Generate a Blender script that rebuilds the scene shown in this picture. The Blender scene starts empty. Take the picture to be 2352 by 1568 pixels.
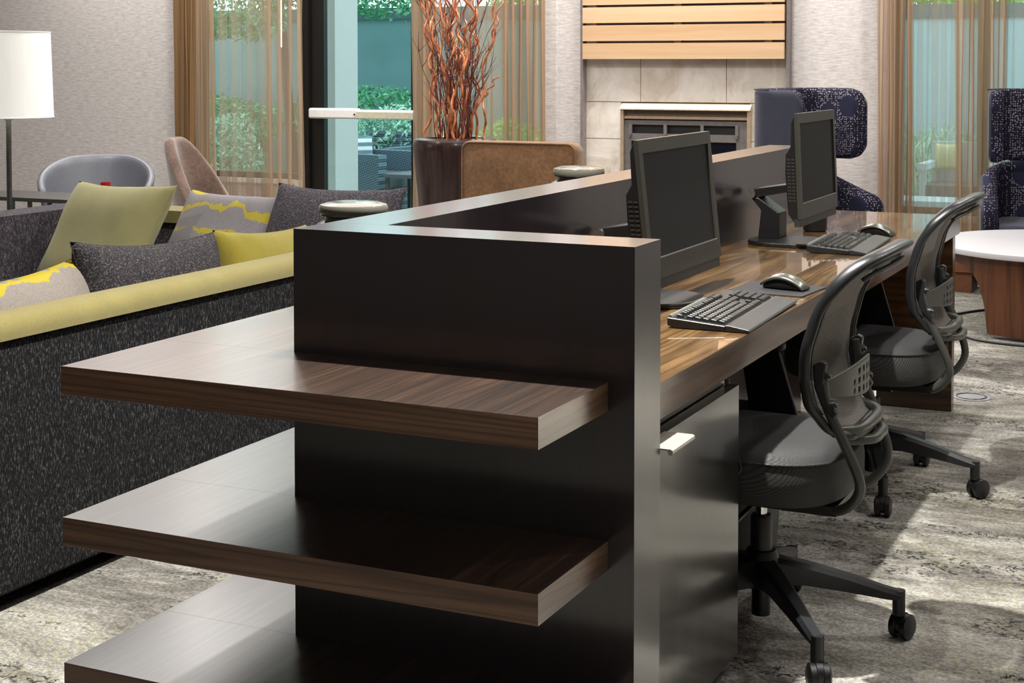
import bpy, bmesh, math, random
import numpy as np
from math import sin, cos, pi, radians, sqrt
from mathutils import Vector, Matrix
random.seed(7); rng = np.random.default_rng(7)
S = bpy.context.scene; COL = S.collection

# ------------------------------------------------------------------ camera
cd = bpy.data.cameras.new('camera'); cam = bpy.data.objects.new('camera', cd); COL.objects.link(cam)
_p, _y = .0357, .4405
cd.sensor_fit = 'HORIZONTAL'; cd.sensor_width = 36; cd.lens = 36*3507.91/2352
cd.shift_y = (271.16-784)/2352
cam.location = (1.6298, -2.4707, 1.3497)
cam.rotation_euler = (pi/2-_p, 0.0002, _y)
cd.clip_start = .05; cd.clip_end = 200
S.camera = cam
# ------------------------------------------------------------------ world, light, exposure
S.view_settings.view_transform = 'Standard'; S.view_settings.look = 'None'
S.view_settings.exposure = 0.0; S.view_settings.gamma = 1; S.view_settings.use_curve_mapping = False
W = bpy.data.worlds.new('sky'); S.world = W; W.use_nodes = True
wn = W.node_tree; bg = wn.nodes['Background']
bg.inputs[0].default_value = (.84, .93, 1.0, 1); bg.inputs[1].default_value = 2.9
def area(name, loc, size, power, col=(1,1,1), rot=(0,0,0), shape='DISK', spread=180):
    l = bpy.data.lights.new(name, 'AREA'); l.shape = shape; l.size = size if not isinstance(size, tuple) else size[0]
    if isinstance(size, tuple): l.shape = 'RECTANGLE'; l.size_y = size[1]
    l.energy = power; l.color = col; l.spread = radians(spread)
    o = bpy.data.objects.new(name, l); COL.objects.link(o); o.location = loc; o.rotation_euler = rot
    return o
WARM = (1, .95, .90)
# recessed ceiling downlights
for (x, y) in [(-6.6, 6.7), (-5.2, 6.6), (-3.6, 6.75), (-2.2, 6.7), (-1.75, 6.7), (-1.1, 6.7), (.2, 6.4), (-5.2, 4.2), (-3.3, 4.4), (-1.4, 4.4),
               (.6, 4.2), (2.2, 4.6), (-4.4, 1.8), (2.4, 1.9)]:
    area('downlight', (x, y, 3.27), .16, 24, WARM, spread=150)
# the one hard spot above the desk
area('spot_downlight', (.235, .62, 3.27), .07, 175, (1, .97, .90), spread=140)
area('floor_fill', (2.45, 3.0, 3.27), .12, 45, (1, .97, .90), spread=42)  # added lamp out of view, brightens the carpet that glossy wood reflects
# large soft fill lights added at ceiling height, no known fixtures
area('ceiling_fill', (-3.3, 4.6, 3.26), (5.2, 4.4), 140, (1, .965, .95))
area('ceiling_fill', (2.6, 1.6, 3.26), (2.6, 4.4), 42, (1, .96, .93))
area('ceiling_fill', (-.6, -2.6, 3.26), (4.0, 1.6), 5, (.95, .97, 1))

# ------------------------------------------------------------------ helpers: tags, meshes
def tag(o, label=None, cat=None, group=None, kind=None):
    if label: o['label'] = label
    if cat: o['category'] = cat
    if group: o['group'] = group
    if kind: o['kind'] = kind
    return o
def thing(name, label, cat, loc=(0,0,0), rz=0, group=None):
    o = bpy.data.objects.new(name, None); COL.objects.link(o); o.empty_display_size = .05
    o.location = loc; o.rotation_euler = (0, 0, rz)
    return tag(o, label, cat, group)
def new(): return bmesh.new()
def obj(name, bm, m, parent=None, smooth=False, bevel=0, seg=2, local=True, sub=0, kind=None, label=None):
    if bevel:
        ed = [e for e in bm.edges if len(e.link_faces) == 2 and e.calc_face_angle(0) > .6]
        if ed: bmesh.ops.bevel(bm, geom=ed, offset=bevel, segments=seg, profile=.5, affect='EDGES', clamp_overlap=True)
    if not local:
        q = parent; off = Vector((0,0,0))
        while q is not None: off += q.location; q = q.parent
        bmesh.ops.translate(bm, vec=-off, verts=bm.verts)
    me = bpy.data.meshes.new(name); bm.to_mesh(me); bm.free()
    if isinstance(m, (list, tuple)):
        for k in m: me.materials.append(k)
    else: me.materials.append(m)
    if smooth:
        me.polygons.foreach_set('use_smooth', [True]*len(me.polygons))
        if bevel or smooth == 'auto': me.set_sharp_from_angle(angle=radians(38))
    o = bpy.data.objects.new(name, me); COL.objects.link(o); o.parent = parent
    if sub:
        s = o.modifiers.new('sub', 'SUBSURF'); s.levels = sub; s.render_levels = sub
    if kind: o['kind'] = kind
    if label: o['label'] = label
    return o
def P(name, bm, m, parent, **k):      # part given in world coordinates
    return obj(name, bm, m, parent, local=False, **k)
def copy_tree(o, parent=None):
    c = o.copy(); COL.objects.link(c); c.parent = parent
    for ch in list(o.children): copy_tree(ch, c)
    return c
def box(bm, a, b):
    x0,y0,z0 = a; x1,y1,z1 = b
    v = [bm.verts.new(p) for p in [(x0,y0,z0),(x1,y0,z0),(x1,y1,z0),(x0,y1,z0),(x0,y0,z1),(x1,y0,z1),(x1,y1,z1),(x0,y1,z1)]]
    for f in [(3,2,1,0),(4,5,6,7),(0,1,5,4),(1,2,6,5),(2,3,7,6),(3,0,4,7)]: bm.faces.new([v[i] for i in f])
    return v
def B(a, b): bm = new(); box(bm, a, b); return bm
def prism(bm, pts, axis, a, b):       # polygon in the plane normal to axis, from a to b
    def mk(p, t): return (t,p[0],p[1]) if axis=='x' else ((p[0],t,p[1]) if axis=='y' else (p[0],p[1],t))
    v0 = [bm.verts.new(mk(p,a)) for p in pts]; v1 = [bm.verts.new(mk(p,b)) for p in pts]
    n = len(pts); bm.faces.new(v0); bm.faces.new(v1[::-1])
    for i in range(n): bm.faces.new([v0[i], v1[i], v1[(i+1)%n], v0[(i+1)%n]])
    bmesh.ops.recalc_face_normals(bm, faces=bm.faces)
    return bm
def tube(bm, pts, r, n=10, closed=False, rect=None, cap=True, up=(0,0,1)):
    pts = [Vector(p) for p in pts]; N = len(pts); rings = []
    rad = r if hasattr(r, '__len__') else [r]*N
    prev = None
    for i in range(N):
        a = pts[(i-1)%N] if (closed or i>0) else pts[i]; b = pts[(i+1)%N] if (closed or i<N-1) else pts[i]
        t = (b-a).normalized()
        if prev is None:
            u = Vector(up); u = (u - t*u.dot(t))
            if u.length < .05: u = Vector((1,0,0)) - t*t.x
            u.normalize()
        else:
            u = prev - t*prev.dot(t); u.normalize()
        prev = u; w = t.cross(u)
        if rect:
            hw, hh = rect; ring = []
            for k in range(n):
                a_ = 2*pi*k/n; c_, s_ = cos(a_), sin(a_); e = .55
                ring.append(bm.verts.new(pts[i] + u*(hh*math.copysign(abs(c_)**e, c_))*rad[i] + w*(hw*math.copysign(abs(s_)**e, s_))*rad[i]))
        else: ring = [bm.verts.new(pts[i] + (u*cos(2*pi*k/n) + w*sin(2*pi*k/n))*rad[i]) for k in range(n)]
        rings.append(ring)
    M_ = N if closed else N-1
    for i in range(M_):
        A, Bq = rings[i], rings[(i+1)%N]
        for k in range(n): bm.faces.new([A[k], A[(k+1)%n], Bq[(k+1)%n], Bq[k]])
    if cap and not closed: bm.faces.new(rings[0][::-1]); bm.faces.new(rings[-1])
    return bm
def cyl(bm, a, b, r, n=20, r2=None): return tube(bm, [a, b], [r, r if r2 is None else r2], n)
def lathe(bm, prof, n=40, c=(0,0,0)):
    rings = []
    for (r, z) in prof:
        rings.append([bm.verts.new((c[0]+r*cos(2*pi*k/n), c[1]+r*sin(2*pi*k/n), c[2]+z)) for k in range(n)])
    for i in range(len(rings)-1):
        for k in range(n): bm.faces.new([rings[i][k], rings[i][(k+1)%n], rings[i+1][(k+1)%n], rings[i+1][k]])
    bm.faces.new(rings[0][::-1]); bm.faces.new(rings[-1]); return bm
def grid(bm, fn, nu, nv, closeu=False):
    V = [[bm.verts.new(fn(i/(nu if closeu else nu-1), j/(nv-1))) for j in range(nv)] for i in range(nu)]
    for i in range(nu if closeu else nu-1):
        for j in range(nv-1): bm.faces.new([V[i][j], V[(i+1)%nu][j], V[(i+1)%nu][j+1], V[i][j+1]])
    return V
def spline(pts, n=8, closed=False):
    pts = [Vector(p) for p in pts]; N = len(pts); out = []
    for i in range(N if closed else N-1):
        if closed: p0,p1,p2,p3 = pts[(i-1)%N],pts[i],pts[(i+1)%N],pts[(i+2)%N]
        else: p0,p1,p2,p3 = pts[max(i-1,0)],pts[i],pts[i+1],pts[min(i+2,N-1)]
        for k in range(n):
            t = k/n
            out.append(.5*((2*p1)+(-p0+p2)*t+(2*p0-5*p1+4*p2-p3)*t*t+(-p0+3*p1-3*p2+p3)*t**3))
    if not closed: out.append(pts[-1])
    return out
def rounded(w, d, r, n=5, c=(0,0)):
    o = []
    for (sx, sy, a0) in [(1,1,0),(-1,1,pi/2),(-1,-1,pi),(1,-1,3*pi/2)]:
        for k in range(n+1):
            a = a0 + pi/2*k/n; o.append((c[0]+sx*(w/2-r)+r*cos(a), c[1]+sy*(d/2-r)+r*sin(a)))
    return o
# ------------------------------------------------------------------ helpers: materials
def mk(name):
    m = bpy.data.materials.new(name); m.use_nodes = True; nt = m.node_tree
    return m, nt, nt.nodes['Principled BSDF']
def nd(nt, typ, **k):
    n = nt.nodes.new(typ)
    for a, v in k.items():
        if a.startswith('i_'):
            key = a[2:]; key = int(key) if key.isdigit() else key.replace('_', ' ')
            n.inputs[key].default_value = v
        else: setattr(n, a, v)
    return n
def coords(nt, scale=(1,1,1), rot=(0,0,0), kind='Object'):
    t = nd(nt, 'ShaderNodeTexCoord'); mp = nd(nt, 'ShaderNodeMapping')
    mp.inputs['Scale'].default_value = scale; mp.inputs['Rotation'].default_value = rot
    nt.links.new(t.outputs[kind], mp.inputs[0]); return mp.outputs[0]
def noise(nt, vec, scale, detail=4, rough=.5, dist=0):
    n = nd(nt, 'ShaderNodeTexNoise', i_Scale=scale, i_Detail=detail, i_Roughness=rough, i_Distortion=dist)
    nt.links.new(vec, n.inputs['Vector']); return n.outputs['Fac']
def ramp(nt, fac, stops, interp='LINEAR'):
    r = nd(nt, 'ShaderNodeValToRGB'); cr = r.color_ramp; cr.interpolation = interp
    while len(cr.elements) < len(stops): cr.elements.new(.5)
    for e, (p, c) in zip(cr.elements, stops):
        e.position = p; e.color = (*(c if hasattr(c, '__len__') else (c,)*3), 1)
    nt.links.new(fac, r.inputs[0]); return r.outputs[0]
def mixc(nt, fac, a, b, mode='MIX'):
    n = nd(nt, 'ShaderNodeMix', data_type='RGBA', blend_type=mode)
    for s, v in ((n.inputs[0], fac), (n.inputs[6], a), (n.inputs[7], b)):
        if hasattr(v, 'node'): nt.links.new(v, s)
        else: s.default_value = v if not hasattr(v, '__len__') else ((*v, 1) if len(v)==3 else v)
    return n.outputs[2]
def math_(nt, op, a, b=0):
    n = nd(nt, 'ShaderNodeMath', operation=op)
    for s, v in ((n.inputs[0], a), (n.inputs[1], b)):
        if hasattr(v, 'node'): nt.links.new(v, s)
        else: s.default_value = v
    return n.outputs[0]
def bump(nt, b, h, strength=.3, dist=.002):
    n = nd(nt, 'ShaderNodeBump', i_Strength=strength, i_Distance=dist)
    nt.links.new(h, n.inputs['Height']); nt.links.new(n.outputs[0], b.inputs['Normal'])
def setp(b, col=None, rough=.5, metal=0, coat=0, spec=.5, sheen=0, coatr=.05):
    if col is not None and not hasattr(col, 'node'): b.inputs['Base Color'].default_value = (*col, 1)
    b.inputs['Roughness'].default_value = rough; b.inputs['Metallic'].default_value = metal
    b.inputs['Coat IOR'].default_value = 1.7; b.inputs['Coat Weight'].default_value = coat; b.inputs['Coat Roughness'].default_value = coatr
    b.inputs['Specular IOR Level'].default_value = spec; b.inputs['Sheen Weight'].default_value = sheen
def plain(name, col, rough=.5, metal=0, nz=0, nscale=40, var=.12, **k):
    m, nt, b = mk(name); setp(b, col, rough, metal, **k)
    v = coords(nt); n = noise(nt, v, nscale, 3)
    c = ramp(nt, n, [(.3, [x*(1-var) for x in col]), (.7, [min(1, x*(1+var)) for x in col])])
    nt.links.new(c, b.inputs['Base Color'])
    if nz: bump(nt, b, n, nz, .003)
    return m
AX = {'x': (.11,1,1), 'y': (1,.11,1), 'z': (1,1,.11)}
def wood(name, dark, mid, light, axis='y', rough=.3, scale=7, coat=.0, fine=1, spec=.5, coatr=.08, rings=1.0, st=.045):
    m, nt, b = mk(name); setp(b, None, rough, coat=coat, spec=spec, coatr=coatr)
    sc = tuple(st if q < 1 else 1 for q in AX[axis]); v = coords(nt, sc)
    big = noise(nt, v, scale*.45, 2, .45, .12)
    lines = noise(nt, v, scale*3.2, 6, .62, .2)
    sc2 = tuple(s*.3 if s < 1 else 1 for s in sc); v2 = coords(nt, sc2)
    fn = noise(nt, v2, scale*34, 3, .7)
    # ring bands out of the large noise
    band = math_(nt, 'FRACT', math_(nt, 'MULTIPLY', big, 22.0*rings))
    band = ramp(nt, band, [(0, .12), (.16, .72), (.5, 1), (.86, .80), (1, .12)])
    c1 = ramp(nt, lines, [(.3, dark), (.5, mid), (.72, light)])
    c2 = mixc(nt, .62, c1, band, 'MULTIPLY')
    c3 = mixc(nt, .5*fine, c2, ramp(nt, fn, [(.3, .45), (.65, 1)]), 'MULTIPLY')
    nt.links.new(c3, b.inputs['Base Color'])
    bump(nt, b, fn, .06, .0006)
    return m
def tweed(name, base, fleck, scale=260, amt=.5, axis='z', rough=.95):
    m, nt, b = mk(name); setp(b, None, rough, spec=.15)
    s = {'z': (1,1,.22), 'x': (.22,1,1), 'y': (1,.22,1)}[axis]
    v = coords(nt, s); n = noise(nt, v, scale, 2, .6, .3); n2 = noise(nt, coords(nt, (1,1,.9)), scale*.5, 2, .7)
    f = ramp(nt, n, [(amt, 0), (amt+.16, 1)]); f2 = ramp(nt, n2, [(.42, .15), (.62, 1)])
    f3 = mixc(nt, 1, f, f2, 'MULTIPLY')
    nt.links.new(mixc(nt, f3, base, fleck), b.inputs['Base Color'])
    bump(nt, b, n, .7, .003); return m
def felt(name, col, var=.2, scale=300, rough=.95, sheen=.2, big=.12):
    m, nt, b = mk(name); setp(b, None, rough, spec=.15, sheen=sheen)
    n = noise(nt, coords(nt), scale, 3, .7); n2 = noise(nt, coords(nt), 9, 3, .6)
    c = ramp(nt, n, [(.32, [x*(1-var) for x in col]), (.68, [min(1, x*(1+var)) for x in col])])
    c = mixc(nt, 1, c, ramp(nt, n2, [(.3, 1-big), (.7, 1)]), 'MULTIPLY')
    nt.links.new(c, b.inputs['Base Color']); bump(nt, b, n, .4, .002); return m
def emit(name, col, s):
    m, nt, b = mk(name); b.inputs['Emission Color'].default_value = (*col, 1); b.inputs['Emission Strength'].default_value = s
    b.inputs['Base Color'].default_value = (*col, 1); return m

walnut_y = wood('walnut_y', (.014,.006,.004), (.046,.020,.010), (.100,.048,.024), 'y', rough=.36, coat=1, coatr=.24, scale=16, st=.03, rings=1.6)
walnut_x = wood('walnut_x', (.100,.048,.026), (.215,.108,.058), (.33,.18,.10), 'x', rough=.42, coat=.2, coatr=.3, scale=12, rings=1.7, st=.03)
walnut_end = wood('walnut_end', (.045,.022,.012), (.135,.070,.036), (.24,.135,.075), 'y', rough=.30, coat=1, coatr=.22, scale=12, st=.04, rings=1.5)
worktop_w = wood('walnut_worktop', (.060,.028,.010), (.19,.10,.036), (.38,.225,.095), 'y', rough=.24, coat=1, coatr=.03, scale=5, rings=3.4, st=.12)
fascia_w = wood('walnut_fascia', (.036,.017,.008), (.100,.049,.024), (.18,.09,.045), 'y', rough=.3, coat=.5, coatr=.12, scale=8, st=.05, rings=2.2)
leg_w = wood('walnut_leg', (.02,.008,.003), (.075,.032,.011), (.16,.080,.028), 'x', rough=.28, coat=.3, scale=7, st=.06, rings=2.2)
esp = wood('espresso', (.0060,.0018,.0065), (.0095,.0028,.0095), (.014,.0045,.013), 'z', rough=.32, scale=14, rings=.4, coat=.8, coatr=.16)
esp_door = wood('espresso_door', (.010,.008,.006), (.016,.013,.010), (.024,.020,.015), 'z', rough=.30, scale=14, rings=.4, coat=1, coatr=.16)
maple = wood('maple', (.50,.31,.165), (.60,.40,.235), (.68,.50,.33), 'x', rough=.45, scale=2.2, fine=.25, rings=.15)
brownwood = wood('brown_wood', (.035,.010,.004), (.11,.035,.012), (.17,.06,.022), 'z', rough=.4, scale=10, rings=.3)
planter_m = wood('planter_wood', (.016,.007,.006), (.032,.013,.011), (.05,.022,.018), 'z', rough=.3, scale=18, rings=.3, coat=.3, coatr=.15)
tweed_dark = tweed('tweed_charcoal', (.006,.006,.008), (.115,.11,.10), 330, .50)
tweed_pil = tweed('tweed_pillow', (.018,.017,.022), (.17,.15,.14), 330, .47)
tweed_far = tweed('tweed_far', (.035,.032,.042), (.20,.175,.185), 260, .45)
lime = felt('lime_felt', (.20,.17,.062), .22, 420)
lime2 = felt('lime_pillow', (.29,.27,.125), .14, 420)
olive = felt('olive_pillow', (.22,.18,.026), .25, 420)
black_pl = plain('black_plastic', (.0055,.0055,.006), .36, nz=.08, nscale=500)
dark_pl = plain('dark_grey_plastic', (.020,.021,.020), .40, nz=.15, nscale=900)
grey_pl = plain('grey_chair_plastic', (.046,.047,.041), .34, nz=.15, nscale=700)
frame_pl = plain('chair_frame_plastic', (.012,.013,.015), .33, nz=.08, nscale=600)
screen_m = plain('screen', (.010,.011,.012), .5, var=.02, spec=.2)
bezel_m = plain('monitor_bezel', (.028,.028,.022), .36, nz=.05, nscale=600)
key_m = plain('keycap', (.009,.009,.009), .30, nscale=300)
keyb_m = plain('keyboard_base', (.010,.010,.010), .35, nz=.1, nscale=900)
chrome = plain('chrome', (.75,.75,.75), .12, 1)
alum = plain('brushed_aluminium', (.72,.70,.66), .28, 1, nscale=200)
steel_d = plain('dark_steel', (.10,.10,.095), .35, .8)
white_top = plain('white_laminate', (.50,.49,.52), .4, var=.02)
white_pl = plain('white_plastic', (.78,.76,.74), .35, var=.03)
silver_m = plain('silver_mouse', (.20,.20,.18), .26, .8, var=.03)
pad_m = plain('mouse_pad', (.014,.0145,.016), .8, nz=.3, nscale=900)
trim_m = plain('metal_trim', (.30,.27,.26), .4, .5)
blackframe = plain('black_frame', (.006,.005,.005), .4)
velvet = felt('brown_velvet', (.165,.105,.08), .25, 60, sheen=.5, big=.4)
suede = felt('brown_suede', (.235,.128,.062), .22, 55, sheen=.3, big=.3)
greyleather = plain('grey_leather', (.115,.12,.14), .38, nz=.1, nscale=120)
navy = felt('navy_fabric', (.035,.038,.060), .3, 400)
ceramic = plain('grey_glazed_ceramic', (.105,.10,.082), .07, var=.06, nscale=12, spec=.45)
darkbase = plain('dark_fixture', (.01,.01,.01), .6)
redglass = plain('red_glass', (.35,.01,.01), .1)
bin_m = plain('bin_grey', (.045,.048,.043), .45)
rug_b = felt('brown_bag', (.20,.085,.045), .2, 120)
cable_m = plain('cable_black', (.012,.012,.014), .5)
patio_m = plain('patio_ground', (.30,.38,.36), .8, nz=.3, nscale=30)
stucco = plain('stucco', (.60,.565,.54), .9, nz=.5, nscale=160, var=.06)
fence_m = plain('teal_fence', (.15,.30,.315), .6, var=.1, nscale=2)
fence_r = plain('pale_fence', (.38,.56,.60), .6, var=.06, nscale=2)
fence_t = plain('fence_top', (.07,.14,.16), .7)
whitefurn = plain('garden_white', (.50,.62,.64), .5)
yellowc = felt('yellow_cushion', (.62,.60,.34), .1)
soil = plain('soil', (.03,.022,.016), .95, nz=.6, nscale=60)

def leafm(name, a, b_, c_):
    m, nt, b = mk(name); setp(b, None, .55, spec=.3)
    n = noise(nt, coords(nt), 6, 3, .6); nf = noise(nt, coords(nt), 45, 2, .6)
    c = ramp(nt, math_(nt, 'ADD', math_(nt, 'MULTIPLY', n, .6), math_(nt, 'MULTIPLY', nf, .4)), [(.36, a), (.5, b_), (.64, c_)])
    nt.links.new(c, b.inputs['Base Color'])
    b.inputs['Subsurface Weight'].default_value = 0
    return m
leaf1 = leafm('leaves_mid', (.02,.13,.06), (.10,.40,.20), (.40,.75,.42))
leaf2 = leafm('leaves_bright', (.05,.25,.03), (.20,.62,.10), (.45,.90,.25))
leaf3 = leafm('leaves_pale', (.12,.30,.22), (.35,.60,.45), (.70,.92,.75))

# carpet
m, nt, b = mk('carpet'); carpet_m = m; setp(b, None, 1.0, spec=.05)
streak = noise(nt, coords(nt, (.22,1,1)), 14, 6, .7, .3)
patch = noise(nt, coords(nt, (.5,1,1)), 2.8, 7, .72, .6)
base = ramp(nt, math_(nt, 'ADD', math_(nt, 'MULTIPLY', streak, .30), math_(nt, 'MULTIPLY', patch, .74)),
            [(.42, (.15,.14,.125)), (.50, (.27,.255,.23)), (.56, (.41,.395,.36)), (.64, (.60,.58,.53))])
gv = nd(nt, 'ShaderNodeTexVoronoi', feature='F1', i_Scale=130, i_Randomness=1); nt.links.new(coords(nt, (.8,1,1)), gv.inputs['Vector'])
grain = math_(nt, 'ADD', math_(nt, 'MULTIPLY', noise(nt, coords(nt), 75, 4, .75), .75), math_(nt, 'MULTIPLY', math_(nt, 'SUBTRACT', .8, gv.outputs['Distance']), .35))
base = mixc(nt, .62, base, ramp(nt, grain, [(.38, .34), (.60, 1.0)]), 'MULTIPLY')
fl = noise(nt, coords(nt, (.8,1,1)), 30, 3, .6, .6)
flr = math_(nt, 'ABSOLUTE', math_(nt, 'SUBTRACT', fl, .5))
fl2 = noise(nt, coords(nt, (.7,1,1)), 17, 3, .6, .5)
flm = noise(nt, coords(nt, (.22,1,1)), 3.4, 5, .62, .5)
flmask = mixc(nt, 1, ramp(nt, flr, [(.022, 1), (.038, 0)]), ramp(nt, fl2, [(.44, 0), (.50, 1)]), 'MULTIPLY')
flmask = mixc(nt, 1, flmask, ramp(nt, flm, [(.505, 0), (.555, 1)]), 'MULTIPLY')
base = mixc(nt, math_(nt, 'MULTIPLY', flmask, .92), base, (.022,.022,.021))
yl = noise(nt, coords(nt), 75, 3, .6, .5); ym = noise(nt, coords(nt, (.5,1,1)), 2.3, 4, .65)
ymask = mixc(nt, 1, ramp(nt, yl, [(.55, 0), (.61, .55)]), ramp(nt, ym, [(.50, 0), (.57, 1)]), 'MULTIPLY')
base = mixc(nt, ymask, base, (.30,.28,.11))
nt.links.new(base, b.inputs['Base Color'])
bump(nt, b, math_(nt, 'ADD', grain, math_(nt, 'MULTIPLY', streak, .6)), .9, .010)

# wallpaper
m, nt, b = mk('wallpaper'); wallp = m; setp(b, None, .85, spec=.2)
n = noise(nt, coords(nt, (.16,.16,1)), 95, 4, .7, .2); n2 = noise(nt, coords(nt, (1,1,.16)), 120, 2, .6)
c = ramp(nt, n, [(.33, (.50,.465,.45)), (.52, (.64,.605,.59)), (.68, (.75,.715,.70))])
c = mixc(nt, .22, c, ramp(nt, n2, [(.3, .6), (.7, 1)]), 'MULTIPLY')
nt.links.new(c, b.inputs['Base Color']); bump(nt, b, n, .25, .002)
wall_w = plain('plain_wall', (.50,.48,.46), .9, var=.02)
ceil_m = plain('ceiling_white', (.72,.71,.69), .95, var=.02)

# travertine
m, nt, b = mk('travertine'); trav = m; setp(b, None, .4)
n = noise(nt, coords(nt), 3.2, 8, .68, .9)
nt.links.new(ramp(nt, n, [(.32, (.50,.42,.34)), (.50, (.68,.62,.55)), (.66, (.80,.77,.72))]), b.inputs['Base Color'])

# sheer curtain
def sheer(name, col, alpha):
    m, nt, b = mk(name); nt.nodes.remove(b); out = nt.nodes['Material Output']
    d = nd(nt, 'ShaderNodeBsdfDiffuse'); t = nd(nt, 'ShaderNodeBsdfTranslucent'); tr = nd(nt, 'ShaderNodeBsdfTransparent')
    n = noise(nt, coords(nt, (1,1,.01)), 60, 2, .5)
    c = ramp(nt, n, [(.3, [x*.93 for x in col]), (.7, [min(1, x*1.06) for x in col])])
    nt.links.new(c, d.inputs[0]); nt.links.new(c, t.inputs[0])
    m1 = nd(nt, 'ShaderNodeMixShader', i_0=.4); nt.links.new(d.outputs[0], m1.inputs[1]); nt.links.new(t.outputs[0], m1.inputs[2])
    m2 = nd(nt, 'ShaderNodeMixShader', i_0=alpha); nt.links.new(tr.outputs[0], m2.inputs[1]); nt.links.new(m1.outputs[0], m2.inputs[2])
    nt.links.new(m2.outputs[0], out.inputs[0]); return m
sheer_a = sheer('sheer_tan', (.62,.46,.32), .15)
sheer_b = sheer('sheer_tan_dense', (.58,.43,.30), .48)
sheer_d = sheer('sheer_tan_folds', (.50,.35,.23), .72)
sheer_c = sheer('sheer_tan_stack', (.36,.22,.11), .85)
def glassm(name, tint, gl=.08):
    m, nt, b = mk(name); nt.nodes.remove(b); out = nt.nodes['Material Output']
    tr = nd(nt, 'ShaderNodeBsdfTransparent'); tr.inputs[0].default_value = (*tint, 1)
    g = nd(nt, 'ShaderNodeBsdfGlossy'); g.inputs['Roughness'].default_value = .01
    mx = nd(nt, 'ShaderNodeMixShader', i_0=gl); nt.links.new(tr.outputs[0], mx.inputs[1]); nt.links.new(g.outputs[0], mx.inputs[2])
    nt.links.new(mx.outputs[0], out.inputs[0]); return m
glass = glassm('window_glass', (.86,.97,.97), .045)
firegl = plain('fire_glass', (.008,.008,.018), .08)
# lamp shade: white fabric that glows from the lamp inside
m, nt, b = mk('lamp_shade'); shade_m = m; setp(b, (.85,.85,.82), .9)
n = noise(nt, coords(nt, (1,1,.03)), 160, 2, .6)
nt.links.new(ramp(nt, n, [(.3, (.80,.80,.76)), (.7, (.92,.92,.89))]), b.inputs['Base Color'])
b.inputs['Emission Color'].default_value = (1,.99,.93,1); b.inputs['Emission Strength'].default_value = .25
# pillow with torn yellow stripes
def stripes(name, ground, yel, rot=0, sc=26, off=0):
    m, nt, b = mk(name); setp(b, None, .95, spec=.15)
    v = coords(nt, (1,1,1)); n = noise(nt, coords(nt, (1,.4,1)), 5, 2, .5); ne = noise(nt, v, 60, 3, .7)
    sep = nd(nt, 'ShaderNodeSeparateXYZ'); nt.links.new(v, sep.inputs[0])
    t = math_(nt, 'ADD', math_(nt, 'MULTIPLY', sep.outputs[1], sc), math_(nt, 'ADD', math_(nt, 'MULTIPLY', n, 2.0), math_(nt, 'MULTIPLY', ne, .28)))
    f = math_(nt, 'FRACT', math_(nt, 'ADD', t, off))
    n2 = noise(nt, coords(nt, (1,.6,1)), 5.5, 2, .5)
    th = math_(nt, 'MULTIPLY', math_(nt, 'SUBTRACT', n2, .34), 1.45)
    k = math_(nt, 'LESS_THAN', f, th)
    w = noise(nt, coords(nt), 330, 2, .6)
    g = ramp(nt, w, [(.35, [x*.75 for x in ground]), (.65, [x*1.2 for x in ground])])
    nt.links.new(mixc(nt, k, g, yel), b.inputs['Base Color']); bump(nt, b, w, .5, .002); return m
pat1 = stripes('patterned_pillow', (.24,.225,.235), (.42,.34,.05), sc=9)
pat2 = stripes('patterned_pillow_near', (.22,.195,.175), (.36,.29,.03), sc=9, off=.3)
# starburst upholstery
m, nt, b = mk('starburst_fabric'); star = m; setp(b, None, .9, spec=.15)
v = coords(nt)
v1 = nd(nt, 'ShaderNodeTexVoronoi', feature='F1', i_Scale=5.0, i_Randomness=.5); nt.links.new(v, v1.inputs['Vector'])
disc = math_(nt, 'LESS_THAN', v1.outputs['Distance'], .33)
v2 = nd(nt, 'ShaderNodeTexVoronoi', feature='F1', i_Scale=74, i_Randomness=.5); nt.links.new(v, v2.inputs['Vector'])
dot = math_(nt, 'LESS_THAN', v2.outputs['Distance'], math_(nt, 'SUBTRACT', .46, math_(nt, 'MULTIPLY', v1.outputs['Distance'], .28)))
cc = mixc(nt, dot, (.014,.013,.026), (.27,.245,.30))
nt.links.new(mixc(nt, disc, cc, (.022,.024,.05)), b.inputs['Base Color'])
# chair mesh weave
def weave(name, a, c_, alpha, sc=420):
    m, nt, b = mk(name); setp(b, None, .6)
    t = nd(nt, 'ShaderNodeTexCoord'); sep = nd(nt, 'ShaderNodeSeparateXYZ'); nt.links.new(t.outputs['Object'], sep.inputs[0])
    s1 = math_(nt, 'SINE', math_(nt, 'MULTIPLY', math_(nt, 'ADD', sep.outputs[1], math_(nt, 'MULTIPLY', sep.outputs[2], .5)), sc*2.2))
    s2 = math_(nt, 'SINE', math_(nt, 'MULTIPLY', math_(nt, 'SUBTRACT', sep.outputs[2], math_(nt, 'MULTIPLY', sep.outputs[1], .5)), sc*2.2))
    f = math_(nt, 'ADD', math_(nt, 'MULTIPLY', math_(nt, 'MULTIPLY', s1, s2), .5), .5)
    nt.links.new(ramp(nt, f, [(.25, a), (.7, c_)]), b.inputs['Base Color'])
    if alpha < 1: nt.links.new(ramp(nt, f, [(.12, alpha), (.4, 1)]), b.inputs['Alpha'])
    bump(nt, b, f, .6, .0015); return m
backmesh = weave('back_mesh', (.020,.019,.017), (.19,.175,.15), .35, 520)
seatmesh = weave('seat_spacer_mesh', (.004,.004,.004), (.035,.036,.034), 1, 560)
seattop = weave('seat_top_fabric', (.005,.005,.0055), (.014,.014,.016), 1, 800)
wicker = weave('wicker', (.025,.045,.06), (.17,.25,.31), 1, 90)

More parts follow.
